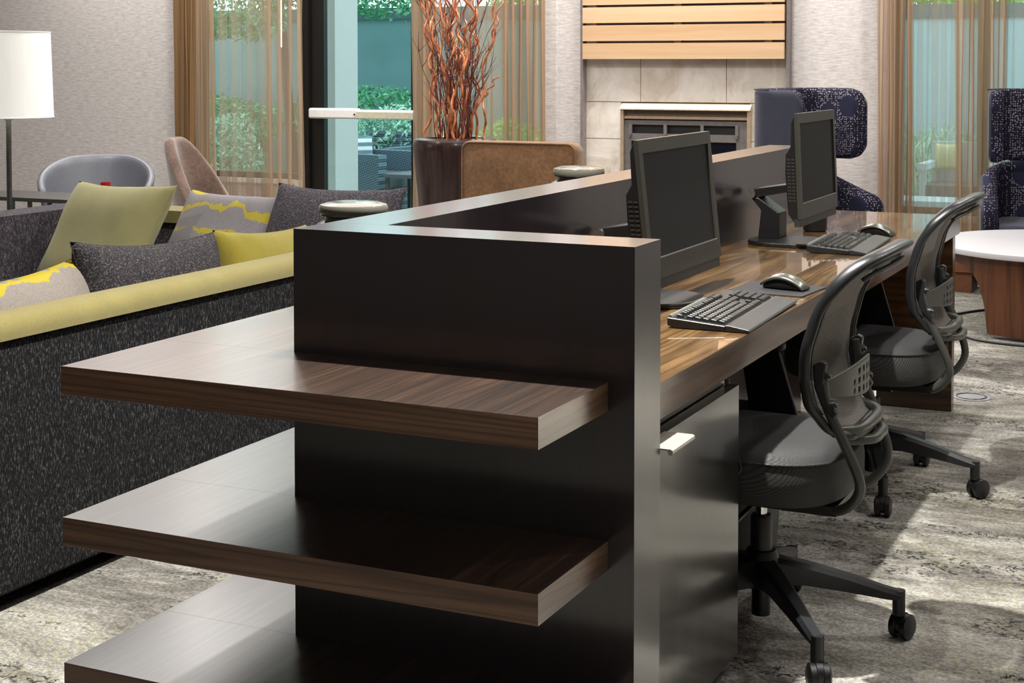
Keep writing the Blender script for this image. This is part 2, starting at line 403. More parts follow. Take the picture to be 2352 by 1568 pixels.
# ------------------------------------------------------------------ the room
def struct(name, bm, m, **k): return tag(obj(name, bm, m, **k), kind='structure')
YW = 7.3
struct('floor', B((-9.2,-5.2,-.06), (5.2,YW+.12,0)), carpet_m)
struct('ceiling', B((-9.2,-5.2,3.3), (5.2,YW+.25,3.4)), ceil_m)
struct('wall_left', B((-9.3,-5.2,0), (-9.2,YW+.12,3.3)), wallp)
struct('wall_right', B((5.2,-5.2,0), (5.3,YW+.12,3.3)), wallp)
struct('wall_near', B((-9.2,-5.3,0), (5.2,-5.2,3.3)), wallp)
bm = new()
TOP = 3.12
for a, b_ in [((-9.2,YW,0),(-5.70,YW+.12,3.3)), ((-5.70,YW,0),(-4.74,YW+.12,.47)), ((-5.70,YW,TOP),(-2.67,YW+.12,3.3)),
              ((-2.68,YW,0),(-2.446,YW+.12,3.3)), ((-.985,YW,0),(-.30,YW+.12,3.3)), ((-.30,YW,0),(.94,YW+.12,.40)),
              ((-.30,YW,TOP),(.94,YW+.12,3.3)), ((.94,YW,0),(5.2,YW+.12,3.3)), ((-3.70,YW,0),(-2.68,YW+.12,.0+.001))]:
    box(bm, a, b_)
struct('wall_far', bm, wallp)
struct('wall_chimney', B((-2.446,YW+.03,0), (-.985,YW+.4,3.3)), wall_w)
# pilaster beside the fireplace (its wallpaper front stands a little proud)
struct('trim_2', B((-2.70,YW-.05,0), (-2.615,YW,3.3)), wallp)
# window left
def window(n, x0, x1, z0, z1, splits=(), label=None):
    w = thing('window_%d' % n, None, None, ((x0+x1)/2, YW+.06, z0)); w['kind'] = 'structure'
    fr = new(); t = .045
    box(fr, (x0,YW+.03,z0), (x1,YW+.09,z0+t)); box(fr, (x0,YW+.03,z1-t), (x1,YW+.09,z1))
    for x in (x0, x1-t): box(fr, (x,YW+.03,z0+t), (x+t,YW+.09,z1-t))
    for x in splits: box(fr, (x-.03,YW+.03,z0+t), (x+.03,YW+.09,z1-t))
    P('window_frame', fr, blackframe if n == 1 else steel_d, w, bevel=.004)
    xs = [x0+t] + [s for s in splits] + [x1-t]
    for i in range(len(xs)-1):
        a = xs[i] + (.03 if i else 0); b_ = xs[i+1] - (.03 if i < len(xs)-2 else 0)
        P('pane', B((a,YW+.055,z0+t), (b_,YW+.062,z1-t)), glass, w)
    P('window_sill', B((x0-.02,YW-.03,z0-.035), (x1+.0,YW+.03,z0)), white_pl, w, bevel=.004)
    return w
window(1, -5.70, -4.735, .47, TOP)
window(2, -.30, .92, .40, TOP, splits=(.24,))
# glazed door with push bar
d = thing('door_1', None, None, (-4.2, YW+.05, 0)); d['kind'] = 'structure'
P('door_frame', B((-4.735,YW-.03,0), (-4.655,YW+.11,TOP)), blackframe, d, bevel=.006)
P('door_frame', B((-4.735,YW-.03,TOP-.02), (-2.68,YW+.11,TOP+.05)), blackframe, d, bevel=.006)
fr = new(); box(fr, (-4.645,YW,.02), (-4.535,YW+.05,TOP-.03)); box(fr, (-3.79,YW,.02), (-3.70,YW+.05,TOP-.03))
box(fr, (-4.535,YW,.02), (-3.79,YW+.05,.24)); box(fr, (-4.535,YW,TOP-.14), (-3.79,YW+.05,TOP-.03))
P('door_leaf', fr, blackframe, d, bevel=.006)
P('pane', B((-4.535,YW+.02,.24), (-3.79,YW+.028,TOP-.14)), glass, d)
fr = new(); box(fr, (-3.69,YW,.02), (-3.64,YW+.05,TOP-.03)); box(fr, (-2.74,YW,.02), (-2.69,YW+.05,TOP-.03)); box(fr, (-3.64,YW,.02), (-2.74,YW+.05,.12))
P('sidelight_frame', fr, blackframe, d, bevel=.004)
P('pane', B((-3.64,YW+.02,.12), (-2.74,YW+.028,TOP-.03)), glass, d)
pb = P('push_bar', prism(new(), [(YW-.085,.95),(YW-.085,1.005),(YW-.07,1.018),(YW-.035,1.018),(YW-.03,.94),(YW-.07,.94)], 'x', -4.62, -4.20), white_pl, d, bevel=.003)
P('push_pad', prism(new(), [(YW-.10,.95),(YW-.10,.995),(YW-.08,1.010),(YW-.035,1.010),(YW-.03,.94),(YW-.08,.94)], 'x', -4.20, -3.72), plain('push_pad', (.72,.68,.52), .3, .3), pb)
P('screw', cyl(new(), (-4.22,YW-.086,.975), (-4.22,YW-.092,.975), .006, 8), black_pl, pb)
# small white box on the wall under the window
tag(obj('wall_box', B((-4.78,YW-.04,.38), (-4.715,YW,.47)), white_pl, bevel=.005), 'small white box low on the wall beside the black door frame', 'wall box')

# ------------------------------------------------------------------ curtains
def curtain(name, label, x0, x1, y, z0, z1, folds, depth, mat_, overlap=.5, seed=0, group=None):
    r = random.Random(seed); n = folds*16; pts = []
    ph = [r.uniform(-.35,.35) for _ in range(folds+2)]; am = [r.uniform(.45,1.15) for _ in range(folds+2)]
    for i in range(n+1):
        t = i/n*folds; k = int(min(t, folds-1e-6)); 
        a = am[k]*(1-(t-k)) + am[k+1]*(t-k); s = 2*pi*t
        w = (x1-x0)/folds
        x = x0 + (x1-x0)*i/n + a*overlap*w*.32*sin(2*s+ph[k]) ; yy = y + depth*a*sin(s)
        pts.append((x, yy))
    bm = new(); zs = [z0 + (z1-z0)*j/6 for j in range(7)]
    V = [[bm.verts.new((p[0]+.006*sin(j*1.3+i*.21), p[1]+.01*sin(j*.9+i*.13), z)) for j, z in enumerate(zs)] for i, p in enumerate(pts)]
    for i in range(len(V)-1):
        for j in range(6): bm.faces.new([V[i][j], V[i+1][j], V[i+1][j+1], V[i][j+1]])
    o = obj(name, bm, mat_, smooth=True)
    return tag(o, label, 'curtain', group)
C_ = lambda *a: curtain('sheer_curtain', *a)
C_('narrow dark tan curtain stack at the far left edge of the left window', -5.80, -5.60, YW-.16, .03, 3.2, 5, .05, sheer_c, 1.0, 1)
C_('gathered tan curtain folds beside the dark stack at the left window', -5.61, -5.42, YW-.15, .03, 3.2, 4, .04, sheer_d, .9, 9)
C_('wide tan sheer curtain in front of the left window pane', -5.44, -4.94, YW-.12, .03, 3.2, 4, .03, sheer_a, 2.0, 2)
C_('pale tan curtain folds between the left window pane and the black door frame', -4.97, -4.62, YW-.14, .03, 3.2, 4, .035, sheer_b, .9, 12)
C_('tan curtain fold right of the glass door, left of the curly branches', -3.70, -3.50, YW-.15, .03, 3.2, 3, .035, sheer_d, .9, 3)
C_('tan sheer curtain behind the curly branches', -3.52, -2.96, YW-.15, .03, 3.2, 5, .035, sheer_a, 2.0, 10)
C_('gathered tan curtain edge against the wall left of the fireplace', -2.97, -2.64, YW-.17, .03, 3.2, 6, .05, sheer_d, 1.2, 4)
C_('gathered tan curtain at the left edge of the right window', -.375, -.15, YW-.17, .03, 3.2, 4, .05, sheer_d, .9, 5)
C_('thin tan sheer curtain hanging over the right window pane', -.17, .12, YW-.13, .03, 3.2, 3, .03, sheer_a, 2.0, 6)
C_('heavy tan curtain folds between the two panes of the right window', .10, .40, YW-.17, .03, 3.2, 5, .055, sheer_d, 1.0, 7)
C_('tan sheer curtain behind the right wing chair', .38, 1.0, YW-.13, .03, 3.2, 5, .035, sheer_a, 1.8, 8)
tag(obj('curtain_wand', cyl(new(), (-4.755,YW-.24,3.1), (-4.755,YW-.24,1.47), .0065, 8), white_pl), 'thin white curtain wand hanging before the left sheer curtain', 'wand')

# ------------------------------------------------------------------ fireplace and slats
fp = thing('fireplace', 'stone tiled fireplace with a brass framed black firebox', 'fireplace', (-1.7, YW, 0))
YT = YW+.005
def tile(x0, x1, z0, z1): P('tile', B((x0+.002,YT,z0+.002), (x1-.002,YT+.03,z1-.002)), trav, fp, bevel=.002, seg=1)
XL, XR = -2.43, -.99
for xa, xb in ((XL,-2.011),(-2.011,-1.406),(-1.406,XR)):
    tile(xa, xb, 1.087, 1.45)
tile(XL,-2.150,.834,1.087); tile(XL,-2.150,.50,.834); tile(XL,-2.150,.15,.50); tile(XL,-2.150,0,.15)
tile(-1.245,XR,.834,1.087); tile(-1.245,XR,.50,.834); tile(-1.245,XR,.15,.50); tile(-1.245,XR,0,.15)
brass = plain('brass_trim', (.60,.47,.33), .35, .6)
P('mantel_strip', prism(new(), [(YT-.05,1.045),(YT,1.080),(YT+.03,1.080),(YT+.03,1.036),(YT-.05,1.036)], 'x', -2.146, -1.229), plain('mantel', (.62,.50,.38), .45), fp, bevel=.002)
for x in (-2.142,-1.252): P('side_trim', B((x,YT-.04,0), (x+.022,YT+.02,1.035)), brass, fp, bevel=.002)
P('inner_trim', B((-2.118,YT-.03,.975), (-1.253,YT,.993)), brass, fp, bevel=.002)
hood = plain('hood_dark', (.12,.085,.06), .5)
P('hood', B((-2.119,YT-.01,.993), (-1.253,YT+.02,1.035)), hood, fp)
met = plain('firebox_metal', (.17,.155,.15), .45, .3)
fb = new()
box(fb, (-2.118,YT-.02,.0), (-2.07,YT+.02,.965)); box(fb, (-1.33,YT-.02,.0), (-1.253,YT+.02,.965))
box(fb, (-2.07,YT-.02,.935), (-1.33,YT+.02,.965)); box(fb, (-2.07,YT-.022,.825), (-1.33,YT+.02,.875)); box(fb, (-2.07,YT-.02,0), (-1.33,YT+.02,.12))
fbo = P('firebox_frame', fb, met, fp, bevel=.003)
for x in (-2.085,-1.835,-1.575,-1.335):
    P('louvre_post', B((x,YT-.03,.868), (x+.022,YT-.01,.94)), met, fbo, bevel=.003)
    P('bolt', cyl(new(), (x+.011,YT-.022,.858), (x+.011,YT-.036,.858), .009, 10), alum, fbo, smooth='auto')
P('louvre_opening', B((-2.07,YT+.0,.875), (-1.33,YT+.02,.935)), darkbase, fp)
P('glass_front', B((-2.07,YT-.004,.12), (-1.33,YT+.02,.825)), firegl, fp)
sl = thing('slat_panel', 'maple slat panel mounted on the wall above the fireplace', 'wall panel', (-1.7, YW-.06, 1.380))
z = 1.380; k = 0
while z < 3.2:
    z1 = min(z+.107, 3.29)
    P('slat', B((-2.402,YW-.085,z), (-.992,YW-.06,z1)), maple, sl, bevel=.0025); z += .1225; k += 1
for x in (-2.36, -1.75, -1.13): P('batten', B((x,YW-.0599,1.39), (x+.05,YW,3.28)), plain('batten', (.42,.30,.18), .6), sl)
struct('trim_3', B((-2.428,YW-.06,0), (-2.408,YW+.004,3.3)), trim_m)
struct('trim_4', B((-.985,YW-.06,0), (-.965,YW+.02,3.3)), trim_m)

# ------------------------------------------------------------------ the workstation desk
H = 1.0325; Wd = .70; TP = .132; TB = .132; DX = .664; DZ = .75; L = 3.34; SL = .3124; SD = .2984; SR = .651; ST = .0519
dk = thing('workstation_desk', 'long dark walnut computer desk with espresso privacy walls and open end shelves', 'desk', (.2, 1.7, 0))
P('end_panel', B((0,0,0), (Wd,TP,H)), esp, dk, bevel=.0015, seg=1)
P('back_panel', B((0,TP+.0006,0), (TB,L,H)), esp, dk, bevel=.0015, seg=1)
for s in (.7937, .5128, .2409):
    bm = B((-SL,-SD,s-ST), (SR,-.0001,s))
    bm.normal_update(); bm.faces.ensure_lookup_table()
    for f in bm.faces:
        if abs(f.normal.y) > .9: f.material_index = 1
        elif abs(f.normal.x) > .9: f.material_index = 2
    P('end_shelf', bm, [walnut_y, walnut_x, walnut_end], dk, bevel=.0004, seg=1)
    P('rear_shelf', B((-SL,.0001,s-ST), (-.0005,L,s)), walnut_y, dk, bevel=.0004, seg=1)
bm = B((TB+.0005,TP+.0006,DZ-.073), (DX,3.735,DZ)); bm.normal_update(); bm.faces.ensure_lookup_table()
for f in bm.faces:
    if f.normal.z < .5: f.material_index = 1
# round the far corner region on the worktop a touch with the bevel
P('worktop', bm, [worktop_w, fascia_w], dk, bevel=.0018, seg=1)
P('leg_panel', B((TB+.02,3.57,.003), (DX,3.625,DZ-.0735)), leg_w, dk, bevel=.0015, seg=1)
P('under_rail', B((TB+.001,TP+.002,.60), (TB+.035,3.56,DZ-.0735)), esp, dk)
pd = thing('drawer_pedestal', 'espresso drawer pedestal with a metal tab pull under the near end of the desk', 'drawer cabinet', (.4, .45, 0))
P('body', B((.16,TP+.02,.055), (.630,.745,.672)), esp_door, pd, bevel=.0015, seg=1)
P('kick', B((.18,TP+.03,.0), (.60,.74,.055)), darkbase, pd)
df = P('drawer_front', B((.634,TP+.012,.05), (.660,.755,.645)), esp_door, pd, bevel=.0012, seg=1)
hb = new(); prism(hb, [(.655,.6452),(.712,.6452),(.716,.643),(.7165,.638),(.714,.634),(.709,.634),(.707,.638),(.706,.6425),(.655,.6425)], 'y', .155, .283)
P('handle', hb, plain('handle_nickel', (.58,.56,.50), .35, .6), df, label='pale metal tab handle')

# ------------------------------------------------------------------ monitors (all-in-one computers)
def monitor(label, xb, y0, y1, z0, z1, lean):
    yc = (y0+y1)/2; hw = (y1-y0)/2
    t = thing('monitor', label, 'monitor', (xb, yc, DZ), 0)
    zl = z0-DZ; zh = z1-DZ
    def X(z): return -lean*(z-zl)/(zh-zl)     # front face x at height z (local)
    # front frame, built from four bars leaning back
    def bar(bm, ya, yb, za, zb, th=.012):
        q = [(X(za),ya,za),(X(za),yb,za),(X(zb),yb,zb),(X(zb),ya,zb)]
        f = [bm.verts.new(p) for p in q]; g = [bm.verts.new((p[0]-th,p[1],p[2])) for p in q]
        bm.faces.new(f); bm.faces.new(g[::-1])
        for i in range(4): bm.faces.new([f[i], g[i], g[(i+1)%4], f[(i+1)%4]])
    bz = .032
    bm = new(); bar(bm, -hw, -hw+.026, zl, zh); bar(bm, hw-.026, hw, zl, zh); bar(bm, -hw+.026, hw-.026, zh-bz, zh); bar(bm, -hw+.026, hw-.026, zl, zl+.05)
    bmesh.ops.recalc_face_normals(bm, faces=bm.faces)
    fr = obj('bezel', bm, bezel_m, t)
    bm = new(); bar(bm, -hw+.0262, hw-.0262, zl+.0502, zh-bz-.0002, .006); 
    for v in bm.verts: v.co.x -= .005
    bmesh.ops.recalc_face_normals(bm, faces=bm.faces)
    obj('screen', bm, screen_m, t)
    bm = new(); bar(bm, -hw+.026, hw-.026, zl+.0485, zl+.0505, .002)
    for v in bm.verts: v.co.x += .0012
    bmesh.ops.recalc_face_normals(bm, faces=bm.faces)
    obj('screen_lip', bm, alum, fr)
    bm = new(); bar(bm, -hw+.002, hw-.002, zl-.026, zl-.0005, .018)
    for v in bm.verts: v.co.x -= .006
    bmesh.ops.recalc_face_normals(bm, faces=bm.faces)
    obj('speaker_bar', bm, dark_pl, t)
    # rear housing: stepped profile
    prof = [(X(zh-.002)-.0125,zh-.002),(X(zh)-.022,zh-.028),(X(zh-.10)-.028,zh-.105),(X(zh-.13)-.045,zh-.130),(X(zl+.14)-.048,zl+.14),(X(zl+.02)-.043,zl+.015),(X(zl)-.018,zl-.02),(X(zl)-.0125,zl+.0)]
    hs = obj('housing', prism(new(), prof, 'y', -hw+.004, hw-.004), black_pl, t, bevel=.002, seg=1)
    bm = new()
    for i in range(13):
        for j in range(2):
            zz = zh-.150-i*.011
            box(bm, (X(zz)-.041+j*.014,-hw+.0028,zz), (X(zz)-.030+j*.014,-hw+.0045,zz+.005))
    obj('vent', bm, dark_pl, hs, kind='stuff')
    # stand
    nw = .048
    obj('stand_base', prism(new(), rounded(.27,.25,.10,8,(-.09,-.045)), 'z', .001, .014), black_pl, t, bevel=.004)
    obj('stand_neck', prism(new(), [(-.200,.014),(-.127,.014),(-.127,.100),(-.200,.150),(-.226,.150),(-.190,.108)], 'y', -nw, nw), black_pl, t, bevel=.003)
    ar = obj('stand_arm', prism(new(), [(-.235,.150),(-.228,.178),(-.05+X(.2),.205),(-.047+X(.2),.180),(-.205,.150)], 'y', -nw*.94, nw*.94), black_pl, t, bevel=.003)
    obj('hinge', cyl(new(), (-.223,-nw-.004,.162), (-.223,nw+.004,.162), .0165, 22), black_pl, ar, smooth='auto')
    obj('hinge_cap', cyl(new(), (-.223,-nw-.009,.162), (-.223,-nw-.0042,.162), .0155, 22), alum, ar, smooth='auto', label='brushed metal hinge cap')
    return t
monitor('black all-in-one monitor on the near workstation, behind the end wall corner', .395, .92, 1.47, .833, 1.168, .035)
monitor('black all-in-one monitor on the far workstation, seen with its stand and hinge', .395, 2.31, 2.81, .853, 1.190, .015)

# ------------------------------------------------------------------ keyboards
def keyboard(label, x, y, rz):
    t = thing('keyboard', label, 'keyboard', (x, y, DZ+.0005), rz, None)
    # local x = towards the chair, y along its length; wedge side profile
    prof = [(-.085,.004),(-.085,.026),(-.068,.0275),(.052,.0145),(.108,.0065),(.108,.001),(-.07,.001)]
    prof_b = [(-.085,.006),(-.085,.024),(.050,.0125),(.050,.001),(-.07,.001)]
    obj('key_tray', prism(new(), prof_b, 'y', -.235, .235), keyb_m, t, bevel=.0015, seg=1)
    obj('palm_rest', prism(new(), [(.0505,.001),(.0505,.0145),(.058,.0150),(.104,.0075),(.108,.004),(.106,.001)], 'y', -.237, .237), plain('palm_rest', (.030,.031,.034), .3, .4, nz=.2, nscale=900), t, bevel=.0012, seg=1)
    obj('top_strip', prism(new(), [(-.0845,.0242),(-.0845,.028),(-.078,.0278),(-.076,.0235)], 'y', -.225, .06), plain('strip', (.16,.17,.16), .3), t)
    meshes = {}
    def key(u0, v, w, d=.0165):
        kk = (round(w,4), round(d,4))
        if kk not in meshes:
            bm = new(); hw, hd = w/2, d/2; i = .0025
            b0 = [bm.verts.new(p) for p in [(-hd,-hw,0),(hd,-hw,0),(hd,hw,0),(-hd,hw,0)]]
            t0 = [bm.verts.new(p) for p in [(-hd+i*.6,-hw+i,.0085),(hd-i*1.3,-hw+i,.0072),(hd-i*1.3,hw-i,.0072),(-hd+i*.6,hw-i,.0085)]]
            bm.faces.new(b0[::-1]); bm.faces.new(t0)
            for q in range(4): bm.faces.new([b0[q], b0[(q+1)%4], t0[(q+1)%4], t0[q]])
            bmesh.ops.bevel(bm, geom=[e for e in bm.edges if all(vv.co.z > .005 for vv in e.verts)], offset=.0009, segments=1, affect='EDGES')
            me = bpy.data.meshes.new('key'); bm.to_mesh(me); bm.free(); me.materials.append(key_m); meshes[kk] = me
        o = bpy.data.objects.new('key', meshes[kk]); COL.objects.link(o); o.parent = t
        zz = .024 + (u0+.085)*(.0125-.024)/.135 - .0003
        o.location = (u0, v, zz); o.rotation_euler = (0, math.atan(.0115/.135), 0)
    pit = .0190; y0 = -.222
    U = [-.060, -.036, -.0175, .001, .0195, .038]
    key(U[0], y0+.5*pit, .0165, .014)
    for g in range(3):
        for i in range(4): key(U[0], y0+(2.5+g*4.35+i)*pit, .0165, .014)
    rows = [(1, [1]*13+[2]), (2, [1.5]+[1]*12+[1.5]), (3, [1.75]+[1]*11+[2.25]), (4, [2.25]+[1]*10+[2.75]), (5, [1.25]*3+[6.25]+[1.25]*4)]
    for r_, ws in rows:
        p = 0
        for w_ in ws: key(U[r_], y0+(p+w_/2)*pit, w_*pit-.0022); p += w_
    for r_ in (0,1,2):
        for i in range(3): key(U[r_], y0+(15.6+i)*pit, .0165, .0165 if r_ else .014)
    key(U[4], y0+16.6*pit, .0165)
    for i in range(3): key(U[5], y0+(15.6+i)*pit, .0165)
    for r_ in (1,2,3,4,5):
        for i in range(4):
            key(U[r_], y0+(19.4+i)*pit, .0165)
    return t
keyboard('black keyboard with a grey palm rest at the near workstation beside the mouse pad', .555, 1.035, radians(2))
keyboard('black keyboard with a blue-lit palm rest at the far workstation', .492, 2.525, radians(2.6))
tag(obj('mouse_pad', prism(new(), rounded(.21,.20,.008,3), 'z', 0, .003), pad_m), 'thin dark grey mouse pad under the near silver mouse', 'mouse pad')
o = bpy.data.objects['mouse_pad']; o.location = (.545, 1.475, DZ+.0003); o.rotation_euler = (0,0,radians(-5))
def mouse(label, x, y, z, rz):
    t = thing('computer_mouse', label, 'mouse', (x, y, z), rz)
    bm = new()     # arched shell: runs front (-x) to rear (+x), sides open over the dark body
    def f(u, v):
        xx = -.062+.124*u; a = (v-.5)*2
        hh = .040*sin(pi*min(1, (u*.93+.06)))**.62; wv = .029*(.80+.2*sin(pi*u))
        return (xx, a*wv, hh*(1-.22*a*a)+.002)
    def g(u, v): p = f(u, v); return (p[0]*.96, p[1]*.95, max(.001, p[2]-.006))
    A = grid(bm, f, 18, 9); C_ = grid(bm, lambda u,v: g(u,1-v), 18, 9)
    for i in range(17):
        bm.faces.new([A[i][0], C_[i][8], C_[i+1][8], A[i+1][0]]); bm.faces.new([A[i][8], A[i+1][8], C_[i+1][0], C_[i][0]])
    for j in range(8):
        bm.faces.new([A[0][j], A[0][j+1], C_[0][7-j], C_[0][8-j]]); bm.faces.new([A[17][j], C_[17][8-j], C_[17][7-j], A[17][j+1]])
    bmesh.ops.recalc_face_normals(bm, faces=bm.faces)
    obj('top_shell', bm, silver_m, t, smooth=True)
    bm = new()
    def h(u, v):
        xx = -.055+.108*u; a = 2*pi*v
        hh = .032*sin(pi*min(1, (u*.93+.06)))**.6; ww = .024*(.8+.2*sin(pi*u))
        return (xx, ww*math.copysign(abs(cos(a))**.5, cos(a)), .0005+hh*.5*(1+math.copysign(abs(sin(a))**.6, sin(a))))
    V = [[bm.verts.new(h(i/13, j/16)) for j in range(16)] for i in range(14)]
    for i in range(13):
        for j in range(16): bm.faces.new([V[i][j], V[i+1][j], V[i+1][(j+1)%16], V[i][(j+1)%16]])
    bm.faces.new(V[0]); bm.faces.new(V[-1][::-1]); bmesh.ops.recalc_face_normals(bm, faces=bm.faces)
    obj('lower_body', bm, black_pl, t, smooth=True)
    obj('scroll_wheel', cyl(new(), (-.040,-.003,.0255), (-.040,.003,.0255), .008, 12), black_pl, t, smooth='auto')
    return t
mouse('silver arched mouse on the dark pad at the near workstation', .568, 1.475, DZ+.0035, radians(-12))
mouse('dark silver mouse behind the far keyboard', .515, 2.885, DZ+.0005, radians(-12))
# pen cup
t = thing('pen_cup', 'black mesh pen cup behind the far monitor', 'pen cup', (.285, 2.93, DZ))
obj('cup', lathe(new(), [(.036,.0005),(.042,.004),(.045,.095),(.043,.095),(.040,.006),(.001,.005)], 24), black_pl, t, smooth='auto')
for i, (dx, dy, lean) in enumerate([(.012,.01,.14), (-.012,.015,-.1), (.018,-.012,.05), (-.005,-.02,-.06)]):
    tag(obj('pen', cyl(new(), (.285+dx,2.93+dy,DZ+.007), (.285+dx+lean*.13,2.93+dy,DZ+.128), .0035, 8), alum, smooth='auto'),
        'thin silver pen standing in the black cup', 'pen', 'pens in the cup')

# ------------------------------------------------------------------ office chairs (face -x)
def task_chair(label, hx, hy, base_rot):
    t = thing('office_chair', label, 'office chair', (hx, hy, 0), 0, 'mesh office chairs at the workstations')
    # star base
    hub = obj('hub', lathe(new(), [(.040,.118),(.046,.125),(.044,.185),(.034,.205),(.030,.206)], 28), black_pl, t, smooth='auto')
    obj('lower_tube', cyl(new(), (0,0,.05), (0,0,.125), .022, 22), black_pl, t, smooth='auto')
    obj('gas_sleeve', lathe(new(), [(.0255,.19),(.0255,.282),(.022,.288),(.015,.289)], 26), dark_pl, t, smooth='auto')
    obj('gas_piston', cyl(new(), (0,0,.285), (0,0,.345), .0135, 20), chrome, t, smooth='auto')
    for k in range(5):
        a = base_rot + 2*pi*k/5; c_, s_ = cos(a), sin(a)
        def Q(r_, w, z): return (c_*r_ - s_*w, s_*r_ + c_*w, z)
        bm = new(); secs = [(.030,.028,.125,.190),(.10,.024,.126,.178),(.20,.0205,.112,.152),(.290,.0175,.097,.124),(.322,.0165,.094,.116)]
        R_ = []
        for (r_, w, za, zb) in secs:
            R_.append([bm.verts.new(Q(r_,-w*.8,za)), bm.verts.new(Q(r_,w*.8,za)), bm.verts.new(Q(r_,w,zb-.010)), bm.verts.new(Q(r_,w*.62,zb)), bm.verts.new(Q(r_,-w*.62,zb)), bm.verts.new(Q(r_,-w,zb-.010))])
        for i in range(len(R_)-1):
            for j in range(6): bm.faces.new([R_[i][j], R_[i][(j+1)%6], R_[i+1][(j+1)%6], R_[i+1][j]])
        bm.faces.new(R_[0][::-1]); bm.faces.new(R_[-1])
        bmesh.ops.recalc_face_normals(bm, faces=bm.faces)
        arm = obj('base_arm', bm, frame_pl, t, smooth='auto')
        cr = .324
        cs = obj('caster', cyl(new(), Q(cr-.004,0,.058), Q(cr-.004,0,.116), .0150, 16), black_pl, t, smooth='auto')
        aa = a + [.9,.3,-.5,.6,-.2][k]
        ux, uy = cos(aa), sin(aa); cx, cy = Q(cr,0,0)[:2]; cx += .008*ux; cy += .008*uy
        for sgn in (-1, 1):
            p0 = (cx - uy*.006*sgn, cy + ux*.006*sgn, .030); p1 = (cx - uy*.025*sgn, cy + ux*.025*sgn, .030)
            bm = new(); tube(bm, [p0, (p0[0]*.88+p1[0]*.12, p0[1]*.88+p1[1]*.12, .03), (p0[0]*.25+p1[0]*.75, p0[1]*.25+p1[1]*.75, .03), p1], [.027,.0295,.0295,.021], 26)
            obj('wheel', bm, black_pl, cs, smooth='auto')
        bm = new(); tube(bm, [(cx-uy*.007,cy+ux*.007,.036), (cx+uy*.007,cy-ux*.007,.036)], [.026,.026], 16); obj('caster_hood', bm, black_pl, cs, smooth='auto')
    # mechanism
    bm = new(); box(bm, (-.11,-.085,.335), (.12,.085,.362)); box(bm, (-.05,-.05,.318), (.07,.05,.34))
    obj('mechanism', bm, black_pl, t, bevel=.005)
    obj('lever', tube(new(), [(0,-.05,.330),(0,-.18,.326),(.0,-.235,.326)], [.006,.006,.009], 8), black_pl, t, smooth=True)
    bm = new(); box(bm, (.08,-.12,.338), (.205,.12,.360)); obj('rear_bracket', bm, black_pl, t, bevel=.006)
    # seat: rounded cushion with welt; lower wall in spacer mesh, top in flat fabric
    def outline(a, s=1):
        # superellipse, slightly wider at the front (-x)
        c_, s_ = cos(a), sin(a); e = .62
        x = .245*math.copysign(abs(c_)**e, c_); y = .236*math.copysign(abs(s_)**e, s_)*(1-.05*(x/.245))
        return x*s, y*s
    def wall(u, v):
        a = 2*pi*u; k = [(.86,.358),(.965,.370),(1.0,.402),(1.0,.437),(.978,.464)][min(4, int(round(v*4)))]
        x, y = outline(a, k[0]); return (x-.018, y, k[1])
    bm = new(); V = grid(bm, wall, 56, 5, closeu=True); bm.faces.new([V[i][0] for i in range(56)][::-1])
    obj('seat_cushion', bm, seatmesh, t, smooth=True, sub=1)
    def top(u, v):
        a = 2*pi*u; s = [.975,.90,.75,.5,.2,.01][min(5, int(round(v*5)))]; zz = [.462,.478,.487,.489,.486,.485][min(5, int(round(v*5)))]
        x, y = outline(a, s); return (x-.018, y, zz + .006*abs(y/.25)**2*s)
    bm = new(); grid(bm, top, 56, 6, closeu=True)
    obj('seat_top', bm, seattop, t, smooth=True, sub=1)
    obj('welt', tube(new(), [(outline(2*pi*i/72,.978)[0]-.018, outline(2*pi*i/72,.978)[1], .4655) for i in range(72)], .0034, 6, closed=True), seattop, t, smooth=True)
    # back loop: x profile by height, bowed to the rear in the middle
    zs = np.array([.510,.54,.592,.655,.72,.808,.878,.925,.945]) ; xs = np.array([.882,.838,.803,.793,.797,.820,.860,.900,.918]) - .64
    bow = lambda v: .032*(1-(v/.225)**2)
    def px(z): return float(np.interp(z, zs, xs))
    HW = lambda z: float(np.interp(z, [.505,.545,.605,.73,.86,.93], [.125,.172,.205,.220,.205,.172]))
    SB = .016
    sx = lambda z: px(z)+SB*(1-(HW(z)/.225)**2)
    path = []
    for z in np.linspace(.545,.875,13): path.append((sx(z), -HW(z), z))
    for th_ in (-72,-54,-38,-24,-12,0,12,24,38,54,72):
        q = radians(th_); v = .186*math.copysign(abs(sin(q))**.78, sin(q)); z = .872+.064*abs(cos(q))**.62
        path.append((px(min(z,.93))+.004+.035*(1-(v/.19)**2)*min(1,(z-.872)/.05), v, z))
    for z in np.linspace(.875,.545,13): path.append((sx(z), HW(z), z))
    for (v, z) in [(.135,.528),(.075,.527),(0,.527),(-.075,.527),(-.135,.528)]: path.append((px(.515)+bow(v)*.25-.004, v, z))
    lp_ = spline(path, 4, closed=True); n_ = len(lp_); bm = new(); V = []
    for i in range(n_):
        p, a_, b_ = lp_[i], lp_[i-1], lp_[(i+1)%n_]
        tv = Vector((0, b_.y-a_.y, b_.z-a_.z)); nn = Vector((0, -tv.z, tv.y)); nn.normalize()
        if nn.dot(Vector((0, p.y, p.z-.73))) < 0: nn = -nn
        k = max(0, min(1, (p.z-.80)/.125)); k = k*k*(3-2*k)
        sec = [(-.014,-.007),(-.013,.006),(-.003,.011),(.010+.012*k,.010+.005*k),(.014+.024*k,.004+.004*k),(.012+.022*k,-.003),(.008+.008*k,-.006),(.006+.001*k,-.011-.018*k),(-.005,-.012-.018*k)]
        V.append([bm.verts.new(p + Vector((x_,0,0)) + nn*y_) for x_, y_ in sec])
